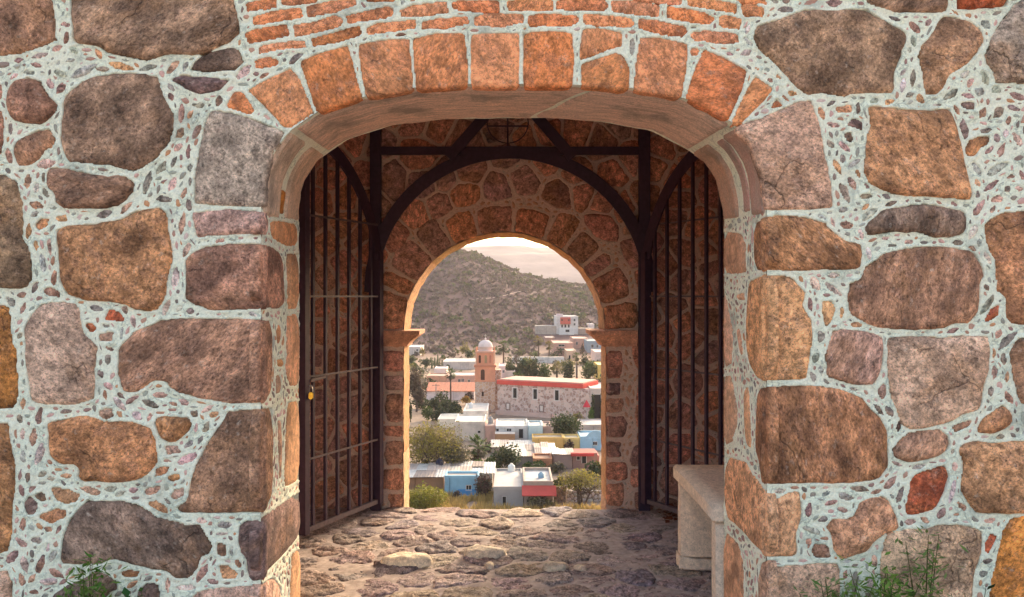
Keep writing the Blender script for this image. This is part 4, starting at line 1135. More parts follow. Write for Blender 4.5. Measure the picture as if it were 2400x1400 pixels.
# ------------------------------------------------------------------ terrain
ZT = EYE - 27.0       # level of the town
CRX = np.array([-600, -300, -180, -98, -62, -48, -20, -8, 10, 24, 52, 80, 130, 220, 400, 700.])
CRZ = np.array([30, 40, 43, 44.5, 44, 42, 33, 27.5, 20, 16, 11, 9, 2, -8, -16, -20.]) + EYE
def terrain(x, y):
    x = np.asarray(x, float); y = np.asarray(y, float)
    z = np.where(y < 6.3, -.10, np.maximum(ZT, -.10 - (y - 6.3) * .62 - np.minimum(.5, (y - 6.3) * 2)))
    z = np.where((y < 40) & (y > 6.3), z + fbm(x / 3, y / 3, 3, 3) * np.clip((y - 7) / 6, 0, 1) * .8, z)
    cr = np.interp(x, CRX, CRZ)
    s = np.clip((y - 380) / 420, 0, 1); s = s * s * (3 - 2 * s)
    back = np.clip((y - 800) / 900, 0, 1)
    hz = (cr - ZT) * s * (1 - back * back * (3 - 2 * back))
    hz = hz + s * (fbm(x / 60, y / 60, 4, 12) * 12 + fbm(x / 14, y / 14, 3, 13) * 1.5) * np.clip((820 - y) / 120, .25, 1)
    side = np.clip((np.abs(x) - 450) / 900, 0, 1)
    return z + hz + side * 20 * np.clip((y - 300) / 600, 0, 1)
def tz(x, y): return float(terrain(x, y))
def hit(px, py):
    """where the line of sight through a photo point meets the terrain"""
    dx, dz = (px - CX) / F, -(py - CY) / F
    Y = np.linspace(30, 1200, 9000); g = EYE + dz * Y - terrain(dx * Y, Y)
    k = np.argmax(g < 0) if (g < 0).any() else len(Y) - 1
    return float(dx * Y[k]), float(Y[k])
def W(px, py, Y): return ((px - CX) * Y / F, Y, EYE - (py - CY) * Y / F)
us = np.linspace(-1, 1, 241); xs = np.sinh(us * 4.6) / math.sinh(4.6) * 3900
vs_ = np.linspace(0, 1, 300); ys = np.r_[-300, -100, -30, -8, 0, 3, 6.25, 6.3 + (np.sinh(vs_ * 5.0) / math.sinh(5.0)) * 3900]
ys = np.unique(np.r_[ys, np.arange(380, 830, 5.0)])
XX, YY = np.meshgrid(xs, ys); ZZ = terrain(XX, YY)
idx = np.arange(XX.size).reshape(XX.shape)
def ground_mat():
    m, nt, b = newmat('dusty ground'); g = N(nt)
    pos = g.n('ShaderNodeNewGeometry').outputs['Position']
    sx = g.n('ShaderNodeSeparateXYZ'); g.l(pos, sx.inputs[0])
    far = g.ramp(sx.outputs[1], 330, 450)
    town = g.mix(g.noise(pos, .12, 5), C(176, 146, 122, .55), C(206, 182, 158, .6))
    hill = g.mix(g.ramp(g.noise(pos, .05, 6, .65), .4, .6), C(126, 96, 96, .48), C(146, 114, 108, .5))
    slope = g.mix(g.noise(pos, .9, 5), C(170, 140, 90, .5), C(120, 100, 70, .5))
    near = g.ramp(sx.outputs[1], 60, 100)
    c = g.mix(near, slope, town); c = g.mix(far, c, hill)
    front = g.ramp(sx.outputs[1], 6.2, 6.4)
    c = g.mix(front, g.mix(g.noise(pos, 3, 5), C(214, 194, 172, .8), C(196, 174, 152, .8)), c)
    c = g.mix(1.0, c, g.ramp(g.noise(pos, 1.5, 6, .7), .3, .7, .75, 1.25), 'MULTIPLY')
    g.l(c, b.inputs['Base Color']); b.inputs['Roughness'].default_value = .95; b.inputs['Specular IOR Level'].default_value = .1
    return m
tag(mesh('ground', np.stack([XX, YY, ZZ], -1).reshape(-1, 3), np.c_[idx[:-1, :-1].ravel(), idx[:-1, 1:].ravel(), idx[1:, 1:].ravel(), idx[1:, :-1].ravel()], ground_mat(), None, True), kind='structure')
# far range, pale in the haze
mx_ = np.linspace(-3600, 3600, 200); my_ = np.linspace(2100, 3800, 60)
MX, MY = np.meshgrid(mx_, my_)
s = np.clip((MY - 2100) / 1300, 0, 1); s = s * s * (3 - 2 * s)
MZ = ZT - 8 + s * (222 + fbm(MX / 900, MY / 900, 4, 55) * 120 - MX * .006) + s * fbm(MX / 160, MY / 160, 4, 56) * 40
idm = np.arange(MX.size).reshape(MX.shape)
M_MTN = plain('scrubby mountain', C(150, 128, 128, .5), .95, .45, .01)
tag(mesh('mountains', np.stack([MX, MY, MZ], -1).reshape(-1, 3), np.c_[idm[:-1, :-1].ravel(), idm[:-1, 1:].ravel(), idm[1:, 1:].ravel(), idm[1:, :-1].ravel()], M_MTN, None, True), kind='structure')
# ------------------------------------------------------------------ plants
def leafcloud(fo, r, cs, n, size, flat=.8, up=.3):
    """n small leaf faces spread through the clumps cs = [(centre, radius xyz)]"""
    wts = [c[1][0] * c[1][1] * c[1][2] for c in cs]; tot = sum(wts)
    V = []; cnt = 0
    for (c, rad), w in zip(cs, wts):
        k = max(6, int(n * w / tot))
        d = nrg.normal(size=(k, 3)); d /= np.linalg.norm(d, axis=1)[:, None]
        rr = nrg.random(k) ** .42
        P = np.array(c) + d * rr[:, None] * np.array(rad)
        a = nrg.normal(size=(k, 3)); a[:, 2] *= flat; a /= np.linalg.norm(a, axis=1)[:, None]
        b = np.cross(a, nrg.normal(size=(k, 3))); b /= np.maximum(np.linalg.norm(b, axis=1), 1e-6)[:, None]
        sz = size * (.55 + .9 * nrg.random(k))[:, None]
        V.append(np.stack([P - a * sz, P - b * sz * .55, P + a * sz, P + b * sz * .55], 1)); cnt += k
    return np.concatenate(V).reshape(-1, 3), np.arange(cnt * 4).reshape(-1, 4)
LM = {}
def lmat(key, ca, cb, cc=None):
    if key not in LM: LM[key] = leaf_mat(key, ca, cb, cc)
    return LM[key]
LEAF = {'olive': ((.34, .28, .05, 1), (.15, .135, .035, 1), (.17, .13, .09, 1)), 'dark': ((.055, .075, .028, 1), (.025, .036, .018, 1), (.07, .085, .03, 1)),
        'green': ((.085, .13, .03, 1), (.04, .07, .02, 1), (.12, .15, .035, 1)), 'lush': ((.30, .28, .035, 1), (.15, .15, .025, 1), (.22, .19, .04, 1)), 'bright': ((.13, .22, .03, 1), (.07, .13, .02, 1), None),
        'brown': ((.13, .085, .06, 1), (.07, .05, .042, 1), (.10, .08, .05, 1)), 'yellow': ((.26, .20, .05, 1), (.15, .12, .035, 1), None),
        'flower': ((.38, .17, .03, 1), (.30, .22, .05, 1), (.10, .12, .03, 1)), 'red': ((.12, .05, .045, 1), (.06, .04, .035, 1), (.05, .06, .03, 1)), 'grey': ((.15, .13, .09, 1), (.085, .075, .055, 1), (.13, .12, .04, 1))}
M_BARK = plain('bark', C(110, 90, 78, .6), .95, .3, 2)
def tree(name, label, px, base, top, wpx, kind='dark', cat='tree', grp=None, trunk=.28, lobes=7, dens=1.0, size=None, gaps=.0, multi=1, at=None, hz=None, flat=1.0):
    if at: X, Y = at
    else: X, Y = hit(px, base)
    z0 = tz(X, Y); ppm = F / Y; h = hz or (base - top) / ppm; w = wpx / ppm if not at else wpx
    t = thing(name, label, cat, (X, Y, z0), grp); r = random.Random(int(px * 7 + base))
    zt = h * trunk; tr = MB(); cs = []
    for k in range(lobes):
        a = 2 * math.pi * k / lobes + r.uniform(-.4, .4); d = r.uniform(.30, .62) * w / 2 if k else 0
        rz = (h - zt) * r.uniform(.28, .42); cz_ = z0 + zt + rz * .55 + (h - zt - rz * 1.5) * r.uniform(.15, 1.0 if k % 2 else .8) * (1 - .35 * (d / (w / 2)))
        if k == 0: cz_ = z0 + h - rz
        cs.append(((X + math.cos(a) * d, Y + math.sin(a) * d * .8, cz_), (w * r.uniform(.20, .30), w * r.uniform(.18, .27), rz * flat)))
    # small clumps break the outline
    for k in range(lobes * 3):
        c, rad = r.choice(cs[:lobes]); a, b = r.uniform(0, 6.28), r.uniform(-.5, 1.2)
        cs.append(((c[0] + math.cos(a) * math.cos(b) * rad[0], c[1] + math.sin(a) * math.cos(b) * rad[1], c[2] + math.sin(b) * rad[2] * .95), tuple(q * r.uniform(.18, .34) for q in rad)))
    th = max(.05, h * .022)
    for m_ in range(multi):
        a0 = r.uniform(0, 6.28); bx0, by0 = X + (r.gauss(0, .25) if multi > 1 else 0), Y + (r.gauss(0, .2) if multi > 1 else 0)
        fork = Vector((X + (r.gauss(0, .06) + (.22 * math.cos(a0) if multi > 1 else 0)) * w * .5, Y + r.gauss(0, .05) * w, z0 + max(zt, h * .18) * r.uniform(.8, 1.1)))
        tr.tube([(bx0, by0, z0 - .3), ((bx0 + fork.x) / 2 + r.gauss(0, .1), (by0 + fork.y) / 2, (z0 + fork.z) / 2), fork], [th * 1.3, th, th * .8], 6)
        for c, rad in cs[:lobes]:
            if multi > 1 and r.random() < .4: continue
            e = Vector(c); mid = fork.lerp(e, .5) + Vector((0, 0, -.04 * h)); tip = e + Vector((r.gauss(0, .3) * rad[0], r.gauss(0, .3) * rad[1], rad[2] * .6))
            tr.tube([fork, mid, e, tip], [th * .62, th * .45, th * .28, th * .08], 5)
            for q in range(3):
                s2 = e + Vector((r.uniform(-1, 1) * rad[0] * .8, r.uniform(-1, 1) * rad[1] * .8, r.uniform(0, .8) * rad[2])); tr.tube([mid.lerp(e, r.random()), s2], [th * .22, th * .05], 4)
    tr.build('trunk', M_BARK, t)
    ca, cb, cc = LEAF[kind]
    pxa = wpx * (base - top) if not at else 1500
    n = int(min(5200, max(160, pxa * .42)) * dens)
    v, f = leafcloud(None, r, cs, n, size or max(.10, min(.34, 2.6 / ppm)))
    tag(mesh('crown', v, f, lmat(kind, ca, cb, cc), t), None)
    return t
def yard_free(x, y):
    return all(not (a - 1.2 < x < b + 1.2 and c - 1.5 < y < d + 1.2) for a, b, c, d, _, _ in HOUSES)
def palm(name, label, px, base, top, wpx, grp=None, skirt=True, yellow=False):
    X, Y = hit(px, base); z0 = tz(X, Y); ppm = F / Y; h = (base - top) / ppm; w = wpx / ppm
    t = thing(name, label, 'palm tree', (X, Y, z0), grp); r = random.Random(int(px * 3))
    ct = z0 + h - w * .42
    MB().tube([(X, Y, z0 - .2), (X + .05, Y, z0 + h * .4), (X, Y, ct)], [w * .075, w * .055, w * .05], 8).build('trunk', M_BARK, t)
    def fan(m, n, e0, e1, L):
        for k in range(n):
            a = r.uniform(0, 6.28); e = r.uniform(e0, e1); l = L * r.uniform(.8, 1.1)
            d = Vector((math.cos(a) * math.cos(e), math.sin(a) * math.cos(e), math.sin(e))); p0 = Vector((X, Y, ct)); hub = p0 + d * l * .55
            sd = d.cross(Vector((0, 0, 1))).normalized(); u2 = sd.cross(d)
            m.bar(p0, hub, l * .02, l * .02)
            for q in range(9):
                b = (q - 4) * .30; dd = (d * math.cos(b) + sd * math.sin(b)); tip = hub + dd * l * .5 - Vector((0, 0, l * .12 * abs(math.sin(b)) + l * .05)); wv = (u2 * .3 + sd.cross(dd).cross(dd) * 0 + Vector((-dd.y, dd.x, 0)) * 1.0).normalized() * l * .045
                md = hub.lerp(tip, .45)
                m.add([hub, md - wv, tip, md + wv], [(0, 1, 2, 3)])
    m = MB(); fan(m, 26, -.35, 1.35, w * .52); k = 'yellow' if yellow else 'green'
    tag(m.build('fronds', lmat('palm ' + k, *LEAF[k]), t), kind='stuff')
    if skirt:
        m = MB(); fan(m, 16, -1.25, -.5, w * .42); tag(m.build('dead_fronds', lmat('palm grey', *LEAF['grey']), t), kind='stuff')
    return t
# ------------------------------------------------------------------ buildings of the town
PM = {}
def paint(c, dirt=.34):
    if c not in PM: PM[c] = plain('paint %d %d %d' % c, C(*c, .80), .9, .10, .8, 0, 0, dirt)
    return PM[c]
M_PANE = plain('dark window', (.02, .018, .02, 1), .25, .2, 2)
M_TIN = plain('weathered sheet', C(205, 200, 192, .8), .6, .22, 1.2, 0, 0, .35)
M_TILE = plain('roof tile', C(205, 130, 100, .8), .9, .25, 2.2, 0, 0, .2)
def window(b, x, z, w, h, y, door=False, fr=(225, 215, 205)):
    """opening on a wall that faces the camera, centred at x,z"""
    m = MB(); t = .10 * min(1, w)
    m.box(x - w / 2 - t, x - w / 2, y - .07, y + .02, z - h / 2, z + h / 2).box(x + w / 2, x + w / 2 + t, y - .07, y + .02, z - h / 2, z + h / 2)
    m.box(x - w / 2 - t, x + w / 2 + t, y - .08, y + .02, z + h / 2, z + h / 2 + t)
    if not door: m.box(x - w / 2 - t * 1.5, x + w / 2 + t * 1.5, y - .12, y + .02, z - h / 2 - t, z - h / 2)
    o = m.build('door' if door else 'window', paint(fr), b)
    p = MB().box(x - w / 2, x + w / 2, y - .02, y + .015, z - h / 2, z + h / 2)
    p.build('door_leaf' if door else 'pane', M_PANE, o)
    if not door and w > .5: MB().box(x - .03, x + .03, y - .05, y - .021, z - h / 2, z + h / 2).build('mullion', paint(fr), o)
HOUSES = []
def house(name, label, x0, x1, yt, yb, yf, wc, rc=None, wins=(), doors=(), roof='flat', par=.35, cat='house', grp=None, rot=0.0, base=None, Y=None):
    Xc, Yn = hit((x0 + x1) / 2, base or yb) if Y is None else (0, Y)
    xa, _, zt = W(x0, yt, Yn); xb = W(x1, yt, Yn)[0]; z0 = tz((xa + xb) / 2, Yn) - .6
    dz = EYE - zt
    Yf = dz * F / (yf - CY) if yf > CY + 5 and dz > 0 else Yn + 8
    Yf = max(Yn + 3.0, min(Yf, Yn + 30))
    b = thing(name, label, cat, ((xa + xb) / 2, Yn, z0 + .6), grp)
    wm_ = paint(wc)
    MB().box(xa, xb, Yn, Yf, z0, zt).build('wall', wm_, b)
    for q_ in range(int((xb - xa) / 4)):
        u_ = xa + (xb - xa) * (q_ + .4 + .3 * math.sin(x0 + q_)) / max(1, int((xb - xa) / 4)); MB().tube([(u_, Yn - .09, z0), (u_, Yn - .09, zt + .05)], .05, 6).build('drainpipe', paint(tuple(int(k * .8) for k in wc)), b)
    rm = paint(tuple(int(k * .92) for k in (rc or (225, 214, 202))), .55)
    if roof == 'flat':
        MB().box(xa + .02, xb - .02, Yn + .02, Yf - .02, zt + .001, zt + .10).build('roof', rm, b)
        if par:
            m = MB(); t = .22
            m.box(xa - .03, xb + .03, Yn - .03, Yn + t, zt - .05, zt + par).box(xa - .03, xb + .03, Yf - t, Yf + .03, zt - .05, zt + par)
            m.box(xa - .03, xa + t, Yn + t, Yf - t, zt - .05, zt + par).box(xb - t, xb + .03, Yn + t, Yf - t, zt - .05, zt + par)
            m.build('parapet', paint(tuple(min(250, c + 8) for c in wc)), b)
    elif roof == 'shed':      # rises away from us, tiled
        Yf = Yn + 8.0; up = max(.6, EYE - (yf - CY) * Yf / F - zt)
        n = max(3, int((xb - xa) / 1.1)); r_ = random.Random(int(x0))
        for k in range(n):
            u0, u1 = xa - .2 + (xb - xa + .4) * k / n, xa - .2 + (xb - xa + .4) * (k + 1) / n - .05
            m = MB(); m.add([(u0, Yn - .4, zt - .08), (u1, Yn - .4, zt - .08), (u1, Yf, zt + up), (u0, Yf, zt + up), (u0, Yn - .4, zt + .04), (u1, Yn - .4, zt + .04), (u1, Yf, zt + up + .12), (u0, Yf, zt + up + .12)],
                            [(3, 2, 1, 0), (4, 5, 6, 7), (0, 1, 5, 4), (1, 2, 6, 5), (2, 3, 7, 6), (3, 0, 4, 7)])
            m.build('roof_tile_row', M_TILE, b)
        MB().box(xa, xb, Yf - .25, Yf - .02, zt, zt + up - .02).build('back_wall', wm_, b)
    elif roof == 'sheets':    # loose corrugated sheets at odd angles
        r_ = random.Random(int(x0 * 3)); n = max(3, int((xb - xa) / 1.3)); mrow = 2 if Yf - Yn > 6 else 1
        for j in range(mrow):
            for k in range(n):
                u0 = xa - .25 + (xb - xa + .5) * k / n; u1 = u0 + (xb - xa + .5) / n + .12
                v0 = Yn - .3 + (Yf - Yn) * j / mrow; v1 = v0 + (Yf - Yn) / mrow + .3; z = zt + .05 + r_.uniform(0, .14) + j * .16; sl = r_.uniform(.0, .3)
                m = MB(); nn = 9; vs = []
                for q in range(nn):
                    x = u0 + (u1 - u0) * q / (nn - 1); dzq = .045 * (q % 2)
                    vs += [(x, v0, z + dzq), (x, v1, z + sl + dzq)]
                m.add(vs, [(2 * q, 2 * q + 2, 2 * q + 3, 2 * q + 1) for q in range(nn - 1)])
                o = m.build('roof_sheet', r_.choice([M_TIN, M_TIN, paint((200, 180, 165)), paint((215, 205, 190)), paint((165, 150, 140))]), b)
    for (a, c, e, g) in wins:
        p, q = W(a, e, Yn), W(c, g, Yn); window(b, (p[0] + q[0]) / 2, (p[2] + q[2]) / 2, q[0] - p[0], p[2] - q[2], Yn)
    for (a, c, e, g) in doors:
        p, q = W(a, e, Yn), W(c, g, Yn); window(b, (p[0] + q[0]) / 2, (p[2] + q[2]) / 2, q[0] - p[0], p[2] - q[2], Yn, True)
    HOUSES.append((xa, xb, Yn, Yf, zt, b)); return b, xa, xb, Yn, Yf, zt
house('house', 'grey flat roofed house at bottom centre beside the red awning', 1157, 1226, 1147, 1187, 1104, (176, 170, 165), (226, 216, 204), doors=[(1178, 1186, 1164, 1187)])
hb, xa, xb, Yn, Yf, zt = house('house', 'pale house with white parapet roof and red awning at bottom centre', 1227.5, 1296, 1137, 1187, 1104, (180, 160, 145), (232, 224, 216), par=.5)
p0, p1 = W(1223, 1138, Yn), W(1303, 1158, Yn)
m = MB(); m.add([(p0[0], Yn - .04, p0[2]), (p1[0], Yn - .04, p0[2]), (p1[0], Yn - 1.5, p0[2] - .95), (p0[0], Yn - 1.5, p0[2] - .95)] + [(p0[0], Yn - .04, p0[2] - .08), (p1[0], Yn - .04, p0[2] - .08), (p1[0], Yn - 1.5, p0[2] - 1.05), (p0[0], Yn - 1.5, p0[2] - 1.05)], [(0, 1, 2, 3), (7, 6, 5, 4), (3, 2, 6, 7), (0, 3, 7, 4), (1, 5, 6, 2), (0, 4, 5, 1)])
m.build('awning', paint((215, 90, 80), .1), hb)
for xq in (1228, 1262, 1298):
    q = W(xq, 1158, Yn - 1.4); MB().tube([(q[0], Yn - 1.4, tz(q[0], Yn) - .1), (q[0], Yn - 1.4, p0[2] - 1.0)], .05, 6).build('awning_post', paint((120, 100, 90)), hb)
hb, xa, xb, Yn, Yf, zt = house('house', 'light blue house with dark window behind the dry yellow grass', 1042, 1122, 1121, 1163, 1112, (150, 196, 216), (200, 190, 178), wins=[(1093, 1104, 1138, 1149)])
q0, q1 = W(1074, 1147, Yn), W(1121, 1161, Yn); MB().box(q0[0], q1[0], Yn - .03, Yn + .01, q1[2], q0[2]).build('painted_dado', paint((90, 160, 214), .1), hb)
house('house', 'brown walled shack with loose pale roof sheets at far lower left', 946, 1040, 1121, 1154, 1094, (165, 122, 92), roof='sheets')
house('house', 'low house under grey sheets behind the light blue house', 1050, 1154, 1110, 1140, 1088, (196, 182, 166), roof='sheets', wins=[(1070, 1078, 1117, 1125)])
house('house', 'cream box house right of the big mesquite tree', 1066, 1136, 993, 1033, 975, (226, 208, 190), (240, 230, 214), wins=[(1120, 1126, 1010, 1015)])
house('house', 'pink plastered annex between cream and white porch houses', 1137, 1161, 1000, 1036, 986, (216, 168, 148), (226, 200, 182), par=.2)
house('house', 'white roof house with small dome tank below the church tower', 1086, 1142, 967, 1000, 949, (240, 228, 214), (236, 226, 212), doors=[(1122, 1128, 976, 991)])
house('house', 'low white roofed shed behind the big mesquite tree', 1026, 1084, 984, 1003, 971, (236, 224, 206), (240, 232, 214), par=.15)
hb, xa, xb, Yn, Yf, zt = house('house', 'white house with two small windows and a dark doorway in mid town', 1162, 1237, 1003, 1042, 986, (230, 220, 210), (242, 234, 216), wins=[(1163, 1169, 1005, 1016), (1188, 1198, 1005, 1016)], doors=[(1216, 1226, 1006, 1027)])
house('house', 'pale aqua walled house next to the white doorway house', 1238.5, 1272, 1002, 1045, 990, (206, 224, 224), (238, 232, 222))
house('house', 'grey pink narrow house left of the round dark tree', 1273, 1292, 1004, 1042, 992, (182, 152, 138), (200, 180, 170))
house('garden_wall', 'ochre brick garden wall in front of the white house', 1160, 1207, 1018, 1043, 1016, (198, 146, 104), cat='garden wall', par=0, base=1048)
house('house', 'yellow walled house left of the dark red tree', 1248, 1321, 1030, 1056, 1021, (238, 192, 110), (230, 205, 170), doors=[(1281, 1287, 1040, 1056)])
house('house', 'small yellow house between dark red tree and light blue gable house', 1322, 1359, 1031, 1055, 1022, (242, 206, 128), (235, 215, 180))
hb, xa, xb, Yn, Yf, zt = house('house', 'sky blue house with rounded gable beside the right pier', 1360, 1420, 1028, 1056, 1014, (170, 208, 224), (190, 215, 225), wins=[(1390, 1399, 1036, 1043)])
g = MB(); ga, gb = W(1374, 1028, Yn)[0], W(1418, 1028, Yn)[0]; nG = 10
vs = [(ga + (gb - ga) * k / nG, y, zt + .3 + 1.15 * math.sin(math.pi * k / nG) ** .8) for y in (Yn - .05, Yn + .25) for k in range(nG + 1)]
fs = [(0 + k, k + 1, nG + 2 + k, nG + 1 + k)[::-1] for k in range(nG)] + [tuple(range(nG, -1, -1)), tuple(range(nG + 1, 2 * nG + 2))]
g.add(vs, fs).build('gable', paint((176, 212, 226)), hb)
house('house', 'shack under pale corrugated sheets in the middle foreground', 1186, 1254, 1070, 1092, 1048, (160, 148, 138), roof='sheets')
house('house', 'orange walled shack with sheet roof right of the corrugated shack', 1256, 1300, 1064, 1090, 1044, (216, 150, 98), roof='sheets')
house('house', 'long grey sheet roofed shed in front of the white porch house', 1152, 1250, 1050, 1066, 1036, (170, 150, 138), roof='sheets')
house('house', 'low brown brick house under the orange shack', 1250, 1294, 1080, 1104, 1068, (196, 130, 92), (180, 140, 115), doors=[(1254, 1260, 1088, 1104)])
hb, xa, xb, Yn, Yf, zt = house('house', 'brown shack with bright red roof edge near the right pier', 1342, 1400, 1064, 1099, 1053, (158, 122, 112), (190, 110, 100), par=0, doors=[(1364, 1374, 1068, 1086)], wins=[(1352, 1359, 1070, 1078)])
MB().box(xa - .3, xb - (xb - xa) * .15, Yn - .7, Yn - .02, zt - .25, zt + .22).build('red_fascia', paint((202, 72, 72), .05), hb)
house('house', 'dusty pink brick hut right of the red edged shack', 1376, 1404, 1073, 1098, 1062, (196, 126, 116), (205, 170, 160))
house('house', 'rough grey brown hut left of the red edged shack', 1297, 1341, 1066, 1100, 1054, (162, 134, 122), roof='sheets')
M_RUB = stone_mat('field stone', mott=.3, scale=.25, bump=.5, fine=.7)
def stonewall(label, x0, x1, yt, yb, c, Yoff=0):
    Xc, Y = hit((x0 + x1) / 2, yb); Y += Yoff
    a, b_ = W(x0, yt, Y)[0], W(x1, yt, Y)[0]; zt = W(x0, yt, Y)[2]; z0 = tz((a + b_) / 2, Y) - .2
    t = thing('field_wall', label, 'wall', ((a + b_) / 2, Y, z0)); r = random.Random(int(x0)); MB().box(a, b_, Y + .1, Y + .5, z0, zt - .1).build('wall_core', paint((150, 130, 115)), t)
    pl = Plane((a, Y + .09, z0), (1, 0, 0), (0, 0, 1), (0, -1, 0)); L, H = b_ - a, zt - z0; sds = []
    for _ in range(700):
        p = (r.uniform(0, L), r.uniform(0, H))
        if all((p[0] - q[0]) ** 2 + ((p[1] - q[1]) * 1.3) ** 2 > .5 ** 2 for q in sds): sds.append(p)
    for i, p in voronoi(sds, range(len(sds)), (0, L, 0, H), lambda i: .03):
        v, f = slab(pl, p, h=.12, depth=.1, jit=.03, sm=2, seed=i, ds=.14); mesh('stone', v, f, M_RUB, t, True, tint(c, r, .2))
    return t
stonewall('pale rough stone retaining wall behind the bare branched tree at lower right', 1328, 1424, 1150, 1190, C(205, 192, 184, .8, .2), 3)
stonewall('brown field wall between red awning house and bare branched tree', 1298, 1327, 1141, 1190, C(170, 140, 118, .7, .4), 2)
house('house', 'white flat roof strip house under the church by the right pier', 1360, 1424, 1000, 1018, 986, (200, 180, 168), (244, 232, 220))
house('house', 'pinkish house with tall dark arch beside the church end', 1384, 1432, 914, 988, 900, (220, 198, 182), (244, 236, 226), doors=[(1391, 1408, 925, 985)])
house('house', 'long white walled house with terracotta roof left of the tower', 1000, 1112, 917, 938, 897, (236, 222, 218), roof='shed')
house('house', 'salmon walled flat house above the terracotta roof', 1000, 1046, 884, 906, 877, (214, 158, 128), (214, 176, 158))
house('house', 'white pink cube house behind the salmon house', 1018, 1046, 866, 890, 861, (242, 222, 210), (240, 226, 214))
house('house', 'rose house with dark windows left of the church tower', 1047, 1113, 883, 906, 874, (208, 158, 138), (226, 210, 196), wins=[(1074, 1079, 889, 896), (1082, 1087, 888, 895), (1097, 1102, 890, 898)])
house('warehouse', 'long low cream warehouse behind the tower at left', 1038, 1114, 849, 866, 841, (226, 206, 192), (222, 214, 204), par=.2, cat='warehouse')
house('house', 'small white house at the hill foot by the left pier', 955, 985, 815, 834, 810, (232, 216, 202), (236, 226, 216), wins=[(976, 980, 819, 823)])
house('house', 'pink stepped house with dark openings on the right lower slope', 1297, 1342, 806, 837, 799, (210, 162, 144), (205, 170, 155), wins=[(1309, 1323, 808, 812), (1311, 1325, 817, 821)], doors=[(1330, 1334, 826, 836)])
house('house', 'salmon house above the pink stepped house', 1343, 1378, 795, 817, 790, (218, 168, 146), (220, 190, 172), wins=[(1350, 1354, 802, 808)])
house('house', 'blue grey house on the slope by the right pier', 1377, 1411, 801, 827, 796, (158, 172, 178), (190, 195, 195), wins=[(1386, 1391, 808, 815), (1398, 1402, 808, 815)])
house('house', 'peach house with pointed look right of stepped house', 1328, 1350, 824, 845, 818, (228, 188, 158), (225, 200, 180), doors=[(1333, 1337, 833, 844)])
house('house', 'cream pink house at the right pier below the blue grey one', 1395, 1425, 827, 853, 820, (242, 208, 192), (240, 222, 210))
house('boundary_wall', 'long white boundary wall beyond the dark trees', 1200, 1322, 838, 851, 837, (228, 220, 212), cat='garden wall', par=0)
house('house', 'narrow house with white roof strip left of stepped house', 1278, 1300, 793, 806, 789, (190, 150, 130), (244, 228, 210))
house('house', 'bright yellow house at the right pier behind the church', 1401, 1428, 858, 894, 850, (244, 204, 112), (240, 220, 160))
house('house', 'pale pink tall house just right of the church tower', 1169, 1184, 861, 902, 854, (238, 202, 192), (240, 220, 212), wins=[(1178, 1182, 868, 874)])
house('house', 'cream block peeping over the red church roof edge', 1184.5, 1207, 872, 900, 866, (242, 220, 204), (246, 232, 220))
# house on the hill
hb, xa, xb, Yn, Yf, zt = house('hill_house', 'white and red house standing alone on the hillside', 1304, 1355, 743, 784, 740, (238, 228, 218), (230, 220, 210), wins=[(1344.5, 1348.5, 748, 753), (1344.5, 1348.5, 758, 763)])
s_ = Yn / F; q = lambda a, b_, c, d, y0, y1, nm, col: MB().box((a - CX) * s_, (b_ - CX) * s_, Yn - y0, Yn - y1, EYE - (d - CY) * s_, EYE - (c - CY) * s_).build(nm, paint(col, .08), hb)
q(1304, 1319.5, 736, 744, .02, -3, 'stair_tower', (244, 222, 216)); q(1313, 1337, 744, 760, 1.2, -.05, 'red_bay', (224, 108, 92)); q(1310, 1345, 770, 786, 1.6, .01, 'terrace', (240, 232, 222))
for a in (1314, 1321.5, 1329.5): q(a + 1.5, a + 5.5, 761, 768, .06, .01, 'opening', (70, 50, 48))
q(1325, 1334, 772.5, 778.5, 1.68, 1.61, 'garage_opening', (60, 56, 52)); q(1315, 1318.5, 748.5, 752.5, 1.26, 1.21, 'pane', (70, 40, 36)); q(1331, 1334.5, 748.5, 752.5, 1.26, 1.21, 'pane', (90, 50, 60))
house('boundary_wall', 'pale rubble boundary wall left of the hillside house', 1254, 1303, 764, 784, 763, (196, 178, 162), cat='garden wall', par=0)
house('boundary_wall', 'low tan boundary wall right of the hillside house', 1356, 1392, 770, 784, 769, (190, 164, 146), cat='garden wall', par=0)
house('house', 'small white hut at right end of the hillside wall', 1380, 1393, 761, 772, 759, (240, 226, 220), (240, 230, 225))
# ------------------------------------------------------------------ church
def church_stone(name, ca, cb, sc):
    m, nt, b = newmat(name); g = N(nt); pos = g.n('ShaderNodeNewGeometry').outputs['Position']
    v = g.vor(pos, sc, out='Color'); sx = g.n('ShaderNodeSeparateColor'); g.l(v, sx.inputs[0])
    e = g.n('ShaderNodeTexVoronoi', feature='DISTANCE_TO_EDGE'); e.inputs['Scale'].default_value = sc; g.l(pos, e.inputs['Vector'])
    c = g.mix(g.ramp(sx.outputs[0], .2, .9), ca, cb); c = g.mix(g.ramp(e.outputs[0], .03, .10, .8, 0), c, C(226, 206, 192, .8))
    g.l(c, b.inputs['Base Color']); b.inputs['Roughness'].default_value = .92; return m
M_CH = church_stone('church rubble', C(178, 136, 120, .8), C(232, 198, 180, .82), 1.5)
M_TW = church_stone('tower masonry', C(206, 160, 132, .75), C(228, 188, 156, .78), 1.1)
M_SAL = paint((236, 160, 124), .15)
ch = thing('church', 'stone church with long nave under a red roof edge and domed bell tower', 'church', (-6, 200, ZT))
NA, NBp = hit(1166, 973), (None, None)
Ya = 196.0; A3 = W(1166, 891, Ya); Yb_ = 186.0; B3 = W(1384, 904, Yb_)
